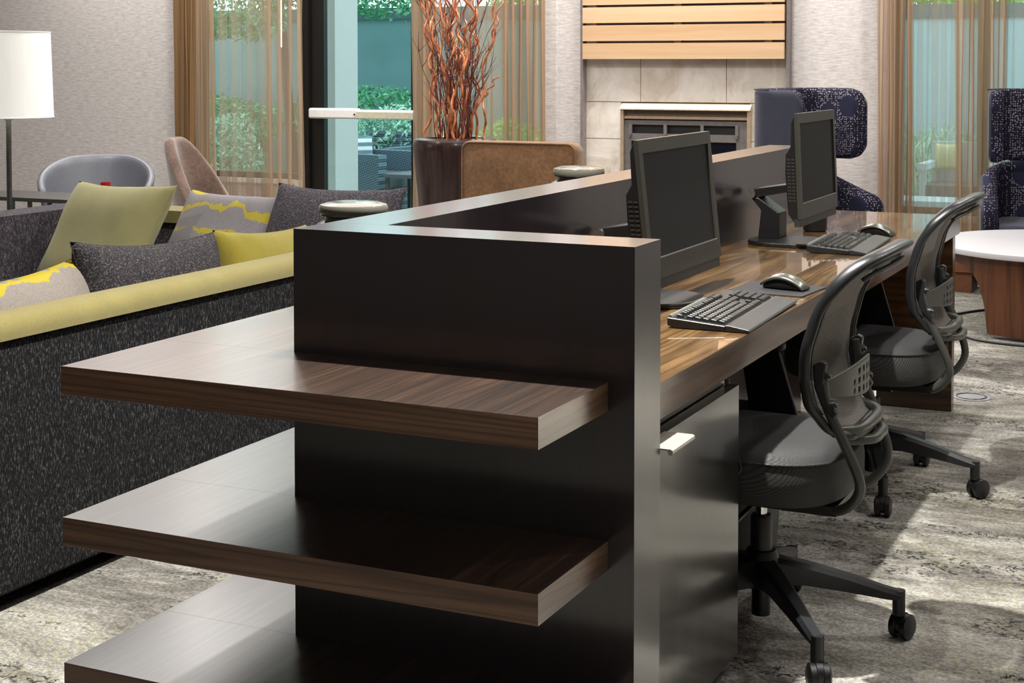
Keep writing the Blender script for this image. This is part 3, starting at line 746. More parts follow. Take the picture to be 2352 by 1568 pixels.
    for i in range(n_):
        for q in range(9): bm.faces.new([V[i][q], V[i][(q+1)%9], V[(i+1)%n_][(q+1)%9], V[(i+1)%n_][q]])
    bmesh.ops.recalc_face_normals(bm, faces=bm.faces)
    fr = obj('back_frame', bm, frame_pl, t, smooth=True, sub=1)
    # thin lower lip under the rolled top rail
    lip = [Vector((p.x+.016, p.y*.93, p.z-.030)) for p in lp_ if p.z > .905]
    obj('rail_lip', tube(new(), lip, 1, 8, rect=(.0035,.006), up=(1,0,0)), grey_pl, fr, smooth=True)
    for sg in (-1, 1):
        bd = [(sx(z)+.0135, sg*(HW(z)-.008), z) for z in np.linspace(.58,.870,16)]
        obj('frame_bead', tube(new(), bd, .0022, 6), grey_pl, fr, smooth=True)
    bm = new(); tube(bm, spline([(px(.545)+.012,-.155,.541),(px(.515)+.016,-.10,.538),(px(.515)+.026,0,.540),(px(.515)+.016,.10,.538),(px(.545)+.012,.155,.541)], 6), 1, 12, rect=(.012,.010), up=(0,0,1))
    obj('lower_collar', bm, grey_pl, fr, smooth=True)
    bm = new(); tube(bm, spline([(px(.545)+.020,-.12,.512),(px(.515)+.034,-.06,.508),(px(.515)+.040,0,.508),(px(.515)+.034,.06,.508),(px(.545)+.020,.12,.512)], 6), 1, 12, rect=(.012,.010), up=(0,0,1))
    obj('lower_lip', bm, grey_pl, fr, smooth=True)
    # mesh panel
    def mp(u, v):
        z = .525+(.918-.525)*v; hw = HW(z)-.008; a = (u-.5)*2
        side = sx(z)+.002
        lum = .010*math.exp(-((z-.645)/.06)**2)
        cen = side + (.020+.012*max(0,(z-.84)/.1)) - lum
        return (side*a*a + cen*(1-a*a), a*hw, z)
    bm = new(); grid(bm, mp, 21, 28); obj('back_mesh', bm, backmesh, t, smooth=True)
    bm = new(); tube(bm, spline([(px(.545)+.012,-.155,.538),(px(.515)+.014,-.10,.530),(px(.515)+.022,0,.533),(px(.515)+.014,.10,.530),(px(.545)+.012,.155,.538)], 6), 1, 12, rect=(.011,.013), up=(0,0,1))
    obj('lower_collar', bm, grey_pl, fr, smooth=True)
    # lumbar band with punched holes
    lb = thing_part = None
    NU, NV = 65, 19
    def band(u, v, o=0):
        y = -.170+.340*u; a = abs(y)/.17
        hi = .652 + .030*(1-a**1.6); lo = .616 - .016*(1-a**2)
        x = .190 + .052*(1-(y/.17)**2) + o
        return (x - .0*(v), y, lo + (hi-lo)*v)
    bm = new(); V = [[bm.verts.new(band(i/(NU-1), j/(NV-1))) for j in range(NV)] for i in range(NU)]
    hole = set()
    for i in range(NU-1):
        yy = -.170+.340*(i+.5)/(NU-1)
        if abs(yy) < .080 and (i % 5) in (1, 2):
            for j in range(NV-1):
                if (j % 5) in (2, 3, 4) and 0 < j < NV-3 and not (j > 11 and abs(yy) > .06): hole.add((i, j))
    for i in range(NU-1):
        for j in range(NV-1):
            if (i, j) not in hole: bm.faces.new([V[i][j], V[i+1][j], V[i+1][j+1], V[i][j+1]])
    o = obj('lumbar_band', bm, grey_pl, t, smooth=True)
    sm = o.modifiers.new('s', 'SOLIDIFY'); sm.thickness = .006; sm.offset = 0
    for sg in (-1, 1):
        yb = sg*.180
        bk = obj('side_bracket', prism(new(), [(.166,.690),(.186,.700),(.198,.694),(.192,.650),(.202,.610),(.222,.585),(.214,.570),(.186,.600),(.170,.640)], 'y', yb-.011, yb+.011), frame_pl, t, bevel=.004)
        for (bx, bz_) in ((.199,.665), (.214,.603)):
            bm = new(); tube(bm, [(bx-.014,yb,bz_),(bx+.001,yb,bz_),(bx+.002,yb,bz_),(bx+.006,yb,bz_)], [.0095,.0095,.0055,.0055], 14); obj('bolt', bm, dark_pl, bk, smooth='auto')
        sp = spline([(.182,yb*.98,.690),(.188,yb*.98,.645),(.197,yb*.97,.595),(.232,yb*.93,.518),(.262,yb*.85,.440),(.258,yb*.77,.398),(.228,yb*.68,.362),(.185,yb*.58,.345),(.12,yb*.50,.342)], 7)
        obj('spine_tube', tube(new(), sp, .0118, 12), grey_pl, t, smooth=True)
    # arms
    for sg in (-1, 1):
        ya = sg*.243
        a_ = obj('arm_post', prism(new(), [(-.11,.385),(-.02,.385),(.028,.455),(-.024,.628),(-.06,.636),(-.125,.628),(-.10,.47)], 'y', ya-.007, ya+.007), black_pl, t, bevel=.004)
        obj('arm_mount', B((-.10,min(ya,ya-sg*.09),.345), (-.03,max(ya,ya-sg*.09),.384)), black_pl, a_, bevel=.005)
        obj('arm_pad', prism(new(), rounded(.175,.040,.019,5,(-.095,ya-sg*.008)), 'z', .6362, .655), black_pl, a_, bevel=.005)
    return t
c1 = task_chair('black mesh office chair tucked in at the near workstation, its base star fully in view', .640, 1.010, radians(20))
c2 = copy_tree(c1); c2.location = (.605, 2.40, 0)
for ch in c2.children:
    if ch.name.split('.')[0] in ('base_arm', 'caster'): ch.rotation_euler = (0, 0, radians(-20))
c2['label'] = 'black mesh office chair at the far workstation, beside the desk end leg'


# bin under the desk
t = thing('waste_bin', 'dark grey waste bin under the desk behind the near chair', 'bin', (.42, 1.50, 0))
obj('bin_body', lathe(new(), [(.105,.002),(.118,.012),(.140,.40),(.146,.402),(.146,.41),(.134,.41),(.112,.016),(.002,.014)], 36), bin_m, t, smooth='auto')

# ------------------------------------------------------------------ ceramic jars on the rear shelf
def jar(label, x, y):
    t = thing('ginger_jar', label, 'jar', (x, y, .7937), 0, None)
    obj('jar_body', lathe(new(), [(.060,.001),(.068,.004),(.098,.05),(.116,.105),(.114,.150),(.098,.180),(.080,.197),(.066,.204),(.064,.213),(.05,.214)], 48), ceramic, t, smooth='auto')
    obj('lid', lathe(new(), [(.066,.2145),(.0755,.216),(.0785,.221),(.0785,.233),(.075,.239),(.060,.2435),(.030,.2455),(.002,.2455)], 48), ceramic, t, smooth='auto')
jar('grey glazed lidded jar on the rear shelf near the desk corner', -.16, .487)
jar('grey glazed lidded jar farther along the rear shelf, before the brown chair', -.16, 1.80)

# ------------------------------------------------------------------ sofa
sf = thing('sectional_sofa', 'charcoal tweed sectional sofa with a lime felt rim along its back', 'sofa', (-2.1, 1.6, 0))
def cushion_box(a, b_, m, name, r=.03, par=None): return P(name, B(a, b_), m, par or sf, bevel=r, seg=4, smooth=True)
P('back', prism(new(), [(-1.075,.045),(-1.085,.685),(-1.20,.685),(-1.23,.045)], 'y', -1.4, 3.1), tweed_dark, sf, bevel=.008)
pr_ = [(-1.143+.070*math.copysign(abs(cos(a))**.75, cos(a)), .672+.057*abs(sin(a))**.75) for a in [pi*k/22 for k in range(23)]]
bm = prism(new(), pr_, 'y', -1.41, 3.11); P('back_rim', bm, lime, sf, smooth='auto', label='lime felt top rim')
P('far_back', B((-3.15,3.05,.045), (-1.235,3.20,.64)), tweed_far, sf, bevel=.02, seg=3)
P('far_rim', B((-3.15,3.02,.641), (-1.235,3.22,.695)), lime, sf, bevel=.02, seg=3, label='lime felt far rim')
P('left_back', B((-3.36,-1.4,.045), (-3.16,3.2,.690)), tweed_far, sf, bevel=.022, seg=3, smooth=True)
P('plinth', B((-3.3,-1.3,.05), (-1.25,3.03,.20)), tweed_dark, sf, bevel=.01)
for i in range(4): cushion_box((-1.95,-1.3+i*.95,.205), (-1.24,-1.3+i*.95+.94,.42), tweed_far, 'seat_cushion', .03)
for i in range(2): cushion_box((-3.15+i*.6,1.9,.205), (-3.15+i*.6+.59,3.03,.42), tweed_far, 'seat_cushion', .03)
for (x, y) in ((-1.15,-1.3),(-1.15,.9),(-1.15,3.0),(-3.3,-1.3),(-3.3,3.1)):
    P('foot', cyl(new(), (x,y,0), (x,y,.05), .022, 14), darkbase, sf)

def pillow(label, w, h, th, m, loc, rot, pinch=.10, sag=0, seed=1, name='throw_pillow', group=None):
    r = random.Random(seed); bm = new(); n = 33
    ph = [r.uniform(0, 6) for _ in range(6)]
    def f(u, v, s):
        a = 2*u-1; b_ = 2*v-1
        x = w/2*a*(1-pinch*(1-b_*b_)*abs(a)**2); y = h/2*b_*(1-pinch*(1-a*a)*abs(b_)**2)
        ea = max(0, 1-abs(a)**2.6); eb = max(0, 1-abs(b_)**2.6)
        z = th/2*(ea*eb)**.42
        z *= 1 + .06*sin(4*a+ph[0]) + .05*sin(5*b_+ph[1])
        wr = .004*sin(14*a+5*b_+ph[2])*(abs(a*b_))
        y -= sag*(1-a*a)*(b_ > 0)*b_**2*h*.5
        return (x, y, s*z + wr)
    A = [[bm.verts.new(f(i/(n-1), j/(n-1), 1)) for j in range(n)] for i in range(n)]
    C_ = [[A[i][j] if (i in (0,n-1) or j in (0,n-1)) else bm.verts.new(f(i/(n-1), j/(n-1), -1)) for j in range(n)] for i in range(n)]
    for i in range(n-1):
        for j in range(n-1):
            bm.faces.new([A[i][j], A[i+1][j], A[i+1][j+1], A[i][j+1]]); bm.faces.new([C_[i][j], C_[i][j+1], C_[i+1][j+1], C_[i+1][j]])
    edge = [A[i][0].co.copy() for i in range(n)] + [A[n-1][j].co.copy() for j in range(1,n)] + [A[i][n-1].co.copy() for i in range(n-2,-1,-1)] + [A[0][j].co.copy() for j in range(n-2,0,-1)]
    t = thing(name, label, 'pillow', loc, 0, group); t.rotation_euler = rot
    obj('cover', bm, m, t, smooth=True)
    obj('seam', tube(new(), edge, .0016, 5, closed=True), m, t, smooth=True)
    return t
R = radians
# local: x width, y height, z thickness.  rot = lean about X then turn about Z
def pil(label, w, h, th, m, loc, lean, turn, roll=0, **k):
    t = pillow(label, w, h, th, m, loc, (0,0,0), **k)
    M_ = Matrix.Rotation(turn, 4, 'Z') @ Matrix.Rotation(pi/2-lean, 4, 'X') @ Matrix.Rotation(roll, 4, 'Z')
    t.rotation_euler = M_.to_euler(); return t
# far row
pil('pale lime square pillow tilted on the far side of the sofa', .66, .52, .18, lime2, (-2.765, 2.72, .603), R(30), R(-12), R(1), seed=2)
pil('grey and yellow torn-stripe pillow between the lime and the charcoal far pillows', .60, .44, .16, pat1, (-2.25, 2.84, .605), R(30), R(-12), R(0), seed=3)
pil('charcoal tweed pillow at the right end of the far row', .68, .44, .17, tweed_far, (-1.67, 2.78, .655), R(26), R(-8), R(1), seed=4, pinch=.08, sag=.05)
pil('small yellow and grey pillow corner showing behind the near grey jar', .30, .30, .12, pat1, (-1.52, 2.52, .600), R(14), R(10), R(20), seed=5)
# near row, leaning on the near back
pil('charcoal tweed pillow leaning on the near sofa back between two others', .63, .46, .19, tweed_pil, (-1.37, 1.315, .588), R(14), R(86), R(-3), seed=6, sag=.02)
pil('olive yellow pillow on the near sofa back beside the desk end wall', .60, .44, .20, olive, (-1.41, 2.00, .560), R(14), R(92), R(-4), seed=7)
pil('taupe and yellow torn-stripe pillow at the left edge on the near sofa back', .56, .44, .17, pat2, (-1.42, .845, .552), R(14), R(92), R(3), seed=8)

# ------------------------------------------------------------------ things behind the sofa
lp = thing('floor_lamp', 'floor lamp with a lit white drum shade and dark pole', 'lamp', (-4.32, 3.8, 0))
P('base', lathe(new(), [(.14,0),(.14,.012),(.02,.02),(.012,.022)], 32, (-4.32,3.8,0)), steel_d, lp, smooth='auto')
P('pole', cyl(new(), (-4.32,3.8,.02), (-4.32,3.8,1.15), .014, 14), steel_d, lp, smooth='auto')
P('collar', cyl(new(), (-4.32,3.8,1.045), (-4.32,3.8,1.06), .022, 14), steel_d, lp, smooth='auto')
bm = new(); n = 48
r0 = [bm.verts.new((-4.32+.235*cos(2*pi*k/n), 3.8+.235*sin(2*pi*k/n), 1.062)) for k in range(n)]
r1 = [bm.verts.new((-4.32+.222*cos(2*pi*k/n), 3.8+.222*sin(2*pi*k/n), 1.520)) for k in range(n)]
for k in range(n): bm.faces.new([r0[k], r0[(k+1)%n], r1[(k+1)%n], r1[k]])
P('lamp_shade', bm, shade_m, lp, smooth=True)
pl = bpy.data.lights.new('lamp_bulb', 'POINT'); pl.energy = 8; pl.color = (1,.95,.85); pl.shadow_soft_size = .05
po = bpy.data.objects.new('lamp_bulb', pl); COL.objects.link(po); po.location = (-4.32,3.8,1.32)
for z_, rr_ in ((1.062,.236),(1.518,.223)):
    P('shade_ring', tube(new(), [(-4.32+rr_*cos(2*pi*k/n), 3.8+rr_*sin(2*pi*k/n), z_) for k in range(n)], .003, 6, closed=True), white_pl, lp)

st = thing('side_table', 'dark metal side table beside the floor lamp', 'side table', (-4.9, 4.6, 0))
P('table_top', B((-5.25,4.4,.540), (-4.22,4.8,.562)), steel_d, st, bevel=.003)
for (x, y) in ((-5.23,4.42),(-4.24,4.42),(-5.23,4.78),(-4.24,4.78)): P('leg', B((x-.013,y-.013,0), (x+.013,y+.013,.5395)), steel_d, st)
for x in (-5.06,-4.91,-4.76,-4.61,-4.46): P('bar', B((x-.010,4.42,.02), (x+.010,4.438,.5395)), steel_d, st)
t = thing('candle_holder', 'tiny red glass candle holder on the dark side table', 'candle', (-4.34, 4.6, .5625))
obj('glass', lathe(new(), [(.026,.0),(.028,.004),(.030,.092),(.027,.092),(.024,.01),(.002,.01)], 20), redglass, t, smooth='auto')

# grey leather lounge chair, brown velvet chair
def shell_chair(name, label, cat, loc, rz, w, d, seat, top, m, armtop, taper=.18, lean=.16, th=.05, legm=None, spread=2.35, flat=0):
    t = thing(name, label, cat, loc, rz)
    # plan arc around the rear; faces +y locally... opening at -y
    def f(u, v, off=0):
        a = -spread/1 + 2*spread*u; s = abs(a)/spread
        hi = top - (top-armtop)*max(0, (s-.22)/.78)**1.5
        z = seat-.12 + (hi-(seat-.12))*v
        k = 1 - taper*(1-v) ; rr = off
        return ((w/2*k-rr)*sin(a), (d/2*k-rr)*cos(a) + lean*(z-seat)*max(0, cos(a)), z)
    bm = new(); nu, nv = 33, 9
    A = grid(bm, lambda u,v: f(u,v,0), nu, nv); C_ = grid(bm, lambda u,v: f(u,v,th), nu, nv)
    for f_ in list(bm.faces): pass
    for i in range(nu-1):
        bm.faces.new([A[i][nv-1], A[i+1][nv-1], C_[i+1][nv-1], C_[i][nv-1]]); bm.faces.new([A[i][0], C_[i][0], C_[i+1][0], A[i+1][0]])
    for j in range(nv-1):
        bm.faces.new([A[0][j], A[0][j+1], C_[0][j+1], C_[0][j]]); bm.faces.new([A[nu-1][j], C_[nu-1][j], C_[nu-1][j+1], A[nu-1][j+1]])
    bmesh.ops.recalc_face_normals(bm, faces=bm.faces)
    sh = obj('shell', bm, m, t, smooth=True, sub=1)
    bm = new(); prism(bm, rounded(w*.80,d*.86,.10,6,(0,-.02)), 'z', seat-.12, seat); obj('seat', bm, m, t, bevel=.03, seg=4, smooth=True)
    obj('seat_base', prism(new(), rounded(w*.5,d*.5,.05,4), 'z', seat-.145, seat-.121), darkbase, t)
    for sx in (-1,1):
        for sy in (-1,1): obj('leg', tube(new(), [(sx*w*.22,sy*d*.22,seat-.14),(sx*w*.36,sy*d*.36,0)], [.016,.010], 10), legm or darkbase, t, smooth=True)
    return t
shell_chair('lounge_chair', 'grey leather tub lounge chair against the left wall', 'armchair', (-4.92,5.2,0), R(34), .74, .66, .40, .755, greyleather, .56, spread=2.0)
shell_chair('velvet_chair', 'tall brown velvet chair seen edge-on before the left curtain', 'chair', (-3.77,4.95,0), R(98), .54, .60, .44, .915, velvet, .44, taper=.10, lean=.12, spread=1.5, th=.07)
# brown suede chair with a wide straight back
bc = thing('suede_chair', 'wide brown suede chair with a straight padded back, behind the desk', 'chair', (-1.62, 4.35, 0))
P('backrest', prism(new(), rounded(.645,.50,.05,6,(-1.625,.705)), 'y', 4.50, 4.60), suede, bc, bevel=.018, seg=3, smooth=True)
bm = new(); ed = [(p[0],4.50,p[1]) for p in rounded(.63,.485,.045,6,(-1.625,.705))]; tube(bm, ed, .005, 6, closed=True); P('piping', bm, suede, bc, smooth=True)
P('seat', B((-1.95,3.95,.36), (-1.29,4.52,.48)), suede, bc, bevel=.03, seg=3, smooth=True)
for x in (-1.91,-1.33):
    for y in (4.0,4.53): P('leg', tube(new(), [(x,y,.36),(x,y,0)], [.022,.015], 10), brownwood, bc)

# planter with curly willow
pn = thing('tall_planter', 'tall dark wood tapered planter holding curly branches', 'planter', (-2.60, 5.7, 0))
pw = lathe(new(), [(.15,0),(.16,.01),(.222,.50),(.253,.83),(.258,.865),(.245,.895),(.195,.905),(.190,.900),(.188,.84),(.002,.84)], 56, (-2.60,5.7,0))
P('pot', pw, planter_m, pn, smooth='auto')
P('soil', lathe(new(), [(.186,.841),(.15,.852),(.002,.856)], 30, (-2.60,5.7,0)), soil, pn, smooth=True)
m, nt, b = mk('copper_branch'); branch_m = m; setp(b, None, .28, .15, coat=.4)
n = noise(nt, coords(nt, (1,1,.5)), 22, 4, .65)
nt.links.new(ramp(nt, n, [(.35, (.20,.045,.018)), (.5, (.55,.17,.06)), (.66, (.85,.36,.17))]), b.inputs['Base Color'])
twig_m = plain('twig', (.10,.035,.035), .5)
br = random.Random(11)
for i in range(19):
    a0 = br.uniform(0, 2*pi); rb = br.uniform(.02,.13); x0 = -2.60+rb*cos(a0); y0 = 5.7+rb*sin(a0)
    ht = br.uniform(.55,1.35) if i > 11 else br.uniform(.9,1.6); sx = (x0+2.60)*1.0+br.uniform(-.16,.07); sy = br.uniform(-.12,.12)
    pts = []; N = 46; pA, pB = br.uniform(0,6), br.uniform(0,6); fr_ = br.uniform(26,38); amp = br.uniform(.018,.034)
    drift = br.uniform(-.09,.09)
    for k in range(N):
        s = k/(N-1); z_ = .85+ht*s
        w_ = amp*(.4+.6*s+.3*sin(9*s+pB))
        pts.append((x0+sx*s+drift*sin(3*s+pA)+w_*sin(fr_*ht*s*.9+pA+1.5*sin(7*s)), y0+sy*s+w_*cos(fr_*ht*s*.8+pB), z_))
    rad = [.0100*(1-.5*k/(N-1))*(1+.18*sin(k*1.7+pA))*(1 if i<12 else .8) for k in range(N)]
    bm = new(); tube(bm, pts, rad, 8)
    if i % 2 == 0:      # a fork
        k0 = 22; q = Vector(pts[k0]); pp = []
        dx = br.choice([-1,1])*br.uniform(.04,.09)
        for k in range(20):
            s = k/19; pp.append((q.x+dx*s+.016*sin(16*s+pB)*s**.3, q.y+.04*s, q.z+.42*s*ht*.6))
        tube(bm, pp, [.0075*(1-.5*k/19) for k in range(20)], 7)
    tag(obj('willow_branch', bm, branch_m, smooth=True), 'curly copper coloured willow branch standing in the tall planter', 'branch', 'curly branches in the planter')
pts = [(-2.66-.17*(k/50)**1.3*1.1+.016*sin(k*.85), 5.62+.012*cos(k*.8), .85+1.25*k/50) for k in range(51)]
tag(obj('willow_branch', tube(new(), pts, [.0095-.004*k/50 for k in range(51)], 8), branch_m, smooth=True), 'curly copper branch leaning farthest left out of the planter, before the door glass', 'branch', 'curly branches in the planter')
bm = new()
for i in range(46):
    a0 = br.uniform(0, 2*pi); rb = br.uniform(.01,.12); x0 = -2.60+rb*cos(a0); y0 = 5.7+rb*sin(a0); ht = br.uniform(.45,1.1)
    ox = (x0+2.60)*1.6+br.uniform(-.14,.14); pts = [(x0,y0,.85)]
    for k in range(1, 9): s = k/8; pts.append((x0+ox*s*s+br.uniform(-.012,.012), y0+br.uniform(-.02,.02), .85+ht*s))
    tube(bm, pts, [.0032*(1-.6*k/8) for k in range(9)], 4)
    for q in range(4):
        k = br.randint(3,7); p = Vector(pts[k]); e = p+Vector((br.uniform(-.09,.09),br.uniform(-.04,.04),br.uniform(.07,.16)))
        tube(bm, [p, (p+e)/2+Vector((br.uniform(-.01,.01),0,0)), e], [.0022,.0016,.001], 4)
tag(obj('fine_twigs', bm, twig_m, smooth=True), 'fine dark red twigs among the curly branches in the planter', 'twigs', kind='stuff')

# ------------------------------------------------------------------ wing chairs
def wing_chair(label, loc, rz):
    t = thing('wing_chair', label, 'armchair', loc, rz, None)
    # U plan, opening towards -y
    def U(s, hw, dp, r):          # s in 0..1 along the U: left arm tip -> back -> right arm tip
        arm = dp-r; arc = pi/2*r; back = 2*(hw-r); Lt = 2*arm+2*arc+back; q = s*Lt
        if q < arm: return (-hw, -dp/2+q)
        q -= arm
        if q < arc: a = q/r; return (-hw+r-r*cos(a), -dp/2+arm+r*sin(a))
        q -= arc
        if q < back: return (-hw+r+q, dp/2)
        q -= back
        if q < arc: a = q/r; return (hw-r+r*sin(a), -dp/2+arm+r*cos(a))
        q -= arc
        return (hw, dp/2-r-q)
    def shell(par, nm, hw, dp, r, z0, z1, th, rc, slope=None, mats=None):
        nu, nv = 49, 9
        def side(off):
            def f(u, v):
                e = min(u, 1-u)*(2*dp+2*hw); k = 0
                if e < rc: k = rc-sqrt(max(0, rc*rc-(rc-e)**2))
                lo = z0+k*.9; hi = (z1 if slope is None else slope(u))-k
                x, y = U(u, hw-off, dp-off, max(.02, r-off)); return (x, y-off*.0, lo+(hi-lo)*v)
            return f
        bm = new(); A = grid(bm, side(0), nu, nv); n0 = len(bm.faces)
        C_ = grid(bm, side(th), nu, nv); bm.faces.ensure_lookup_table()
        for i, f_ in enumerate(bm.faces): f_.material_index = 0 if i < n0 else 1
        def q(vs):
            f_ = bm.faces.new(vs); f_.material_index = 1
        for i in range(nu-1):
            q([A[i][nv-1], A[i+1][nv-1], C_[i+1][nv-1], C_[i][nv-1]]); q([A[i][0], C_[i][0], C_[i+1][0], A[i+1][0]])
        for j in range(nv-1):
            q([A[0][j], A[0][j+1], C_[0][j+1], C_[0][j]]); q([A[nu-1][j], C_[nu-1][j], C_[nu-1][j+1], A[nu-1][j+1]])
        bmesh.ops.recalc_face_normals(bm, faces=bm.faces)
        o = obj(nm, bm, mats, par, smooth=True, sub=1); return o
    shell(t, 'headrest', .33, .42, .14, .775, 1.205, .085, .11, mats=[navy, star])
    shell(t, 'tub', .37, .62, .20, .16, .80, .10, .06, slope=lambda u: .56+.235*max(0, sin(pi*u))**1.3, mats=[navy, star])
    obj('seat', prism(new(), rounded(.54,.56,.08,6,(0,-.03)), 'z', .30, .44), navy, t, bevel=.03, seg=4, smooth=True)
    obj('seat_frame', prism(new(), rounded(.60,.56,.08,6,(0,0)), 'z', .15, .295), navy, t, bevel=.01)
    tr = [(U(i/40,.331,.421,.14)[0], U(i/40,.331,.421,.14)[1], 1.197) for i in range(7,34)]
    obj('piping', tube(new(), tr, .005, 6), navy, t, smooth=True)
    for (x, y) in ((-.28,-.24),(.28,-.24),(-.28,.24),(.28,.24)): obj('leg', tube(new(), [(x,y,.16),(x*1.05,y*1.05,0)], [.022,.014], 10), darkbase, t)
    return t
wing_chair('high navy wing chair with starburst lining beside the fireplace, seen from behind', (-.64, 6.45, 0), R(68))
wing_chair('starburst patterned wing chair at the right edge, facing the white table', (.675, 6.79, 0), R(9))

# ------------------------------------------------------------------ white table, cables, bag, floor box
tb = thing('coffee_table', 'round white topped low table on a brown wood arched base', 'coffee table', (.87, 5.8, 0))
P('table_top', lathe(new(), [(.635,.396),(.652,.400),(.655,.412),(.652,.425),(.640,.430),(.002,.430)], 72, (.87,5.8,0)), white_top, tb, smooth='auto')
bm = new(); nb = 216      # drum base with an arched opening
def drum(a, z, r): return (.87+r*cos(a), 5.8+r*sin(a), z)
for (ra, inv) in ((.60, 0),):
    A = []; 
    for k in range(nb+1):
        a = R(-118)+2*pi*k/nb
        # arch height along the wall: open on the left quadrant and on the right one
        da = min(abs((a-R(-180)+pi) % (2*pi)-pi), abs((a-R(0)+pi) % (2*pi)-pi)); w_ = R(58)
        lo = .02 if da > w_ else .02+.33*max(0, 1-(da/w_)**8)**.5
        A.append([bm.verts.new(drum(a, lo, ra)), bm.verts.new(drum(a, .395, ra)), bm.verts.new(drum(a, lo, ra-.03)), bm.verts.new(drum(a, .395, ra-.03))])
    for k in range(nb):
        p, q = A[k], A[k+1]
        bm.faces.new([p[0],q[0],q[1],p[1]]); bm.faces.new([p[2],p[3],q[3],q[2]]); bm.faces.new([p[0],p[2],q[2],q[0]]); bm.faces.new([p[1],q[1],q[3],p[3]])
bmesh.ops.remove_doubles(bm, verts=bm.verts, dist=1e-5)
P('arched_base', bm, brownwood, tb, smooth='auto')
tag(obj('floor_cable', tube(new(), spline([(.30,5.9,.006),(.45,6.15,.006),(.7,6.2,.006),(1.0,6.25,.006)], 8), .006, 6), cable_m, smooth=True), 'thin black cable on the carpet farther under the white table', 'cable')
tag(obj('floor_cable', tube(new(), spline([(.34,5.45,.006),(.42,5.30,.006),(.55,5.16,.006),(.80,5.10,.006),(1.1,5.12,.006)], 8), .006, 6), cable_m, smooth=True), 'black cable curving round the front of the white table base', 'cable')
bg_ = thing('floor_bag', 'brown leather bag on the carpet beyond the white table', 'bag', (.14, 7.0, 0))
P('bag_body', B((-.05,6.78,.0), (.26,7.02,.20)), rug_b, bg_, bevel=.03, seg=3, smooth=True)
P('bag_flap', B((-.06,6.765,.12), (.27,7.03,.215)), rug_b, bg_, bevel=.02, seg=3, smooth=True)
P('bag_pocket', B((.30,6.85,.0), (.42,7.0,.12)), rug_b, bg_, bevel=.02, seg=3, smooth=True)
fo = thing('floor_outlet', 'round silver outlet cover set in the carpet beside the desk leg', 'floor outlet', (.73, 3.86, 0))
P('cover_plate', lathe(new(), [(.075,.0),(.075,.003),(.070,.004),(.002,.004)], 36, (.695,3.87,0)), plain('outlet_cover', (.30,.30,.32), .5, .3), fo, smooth='auto')
P('cover_ring', tube(new(), [(.695+.058*cos(2*pi*k/30), 3.87+.058*sin(2*pi*k/30), .0055) for k in range(30)], .0025, 5, closed=True), steel_d, fo)

# ------------------------------------------------------------------ outdoors
struct('patio', B((-16,YW+.12,-.10), (8,20,-.04)), patio_m)
col_ = tag(obj('garden_column', B((-5.40,8.3,-.04), (-5.06,8.66,3.4)), stucco, bevel=.008), 'white stucco column just outside the glass door', 'column')
# fence of flat panels with a dark cap
def fence(label, x0, x1, y, zt, pw, m, cap=True):
    t = thing('garden_fence', label, 'fence', ((x0+x1)/2, y, -.04)); x = x0
    while x < x1-.01:
        P('fence_panel', B((x+.004,y,-.04), (min(x+pw,x1)-.004,y+.05,zt)), m, t, bevel=.002, seg=1); x += pw
    if cap: P('fence_cap', B((x0,y-.03,zt), (x1,y+.08,zt+.13)), fence_t, t)
fence('tall teal garden fence behind the shrubs, left', -15.0, -3.6, 12.6, 1.85, 2.2, fence_m)
fence('pale blue garden fence behind the right window', -3.4, 5.5, 12.6, 1.79, 1.1, fence_r)

def leaves(n, fn, size, seed, elong=1.6):
    r = np.random.default_rng(seed); V = np.zeros((n*4,3)); 
    for i in range(n):
        c = np.array(fn(r)); a = r.normal(size=3); a /= np.linalg.norm(a); b_ = np.cross(a, r.normal(size=3)); b_ /= np.linalg.norm(b_)
        s = size*r.uniform(.6,1.3)
        V[i*4] = c-a*s*elong; V[i*4+1] = c+b_*s*.6; V[i*4+2] = c+a*s*elong; V[i*4+3] = c-b_*s*.6
    F = [(i*4,i*4+1,i*4+2,i*4+3) for i in range(n)]
    return V, F
def foliage(par, n, fn, size, seed, m, name='foliage', elong=1.6):
    V, F = leaves(n, fn, size, seed, elong); V = V - np.array(par.location)
    me = bpy.data.meshes.new(name); me.from_pydata(V.tolist(), [], F); me.materials.append(m)
    o = bpy.data.objects.new(name, me); COL.objects.link(o); o.parent = par; o['kind'] = 'stuff'; return o
def blob(cx, cy, cz, rx, ry, rz):
    def f(r):
        v = r.normal(size=3); v /= np.linalg.norm(v); k = r.uniform(.75,1.03)
        kk = 1+.18*sin(5*v[0]+cx)*sin(4*v[2]+cy)
        return (cx+v[0]*rx*k*kk, cy+v[1]*ry*k*kk, max(.0, cz+v[2]*rz*k*kk))
    return f
def shrub(label, cx, cy, cz, rx, ry, rz, n, size, m, seed):
    t = thing('shrub', label, 'shrub', (cx, cy, -.04), 0, 'garden shrubs')
    foliage(t, n, blob(cx,cy,cz,rx,ry,rz), size, seed, m)
    for k in range(3): P('stem', tube(new(), [(cx,cy,-.04),(cx+rx*.4*(k-1),cy,cz)], [.03,.015], 6), twig_m, t)
shrub('pale mounded shrub behind the glass door push bar', -6.0, 10.9, .42, 1.0, .45, .50, 6500, .020, leaf3, 1)
shrub('dark green shrub at the foot of the teal fence behind the door', -6.9, 11.9, .55, 1.0, .4, .55, 5000, .024, leaf1, 2)
shrub('round green shrub seen through the left sheer curtain', -7.95, 10.5, .38, .60, .4, .46, 5500, .020, leaf3, 3)
shrub('blue-green bush behind the left sheer curtain, farther back', -9.0, 11.9, .50, .95, .4, .50, 5000, .024, leaf1, 4)
shrub('bright low shrub under the left window', -7.3, 9.4, .05, .85, .30, .26, 4000, .018, leaf2, 5)
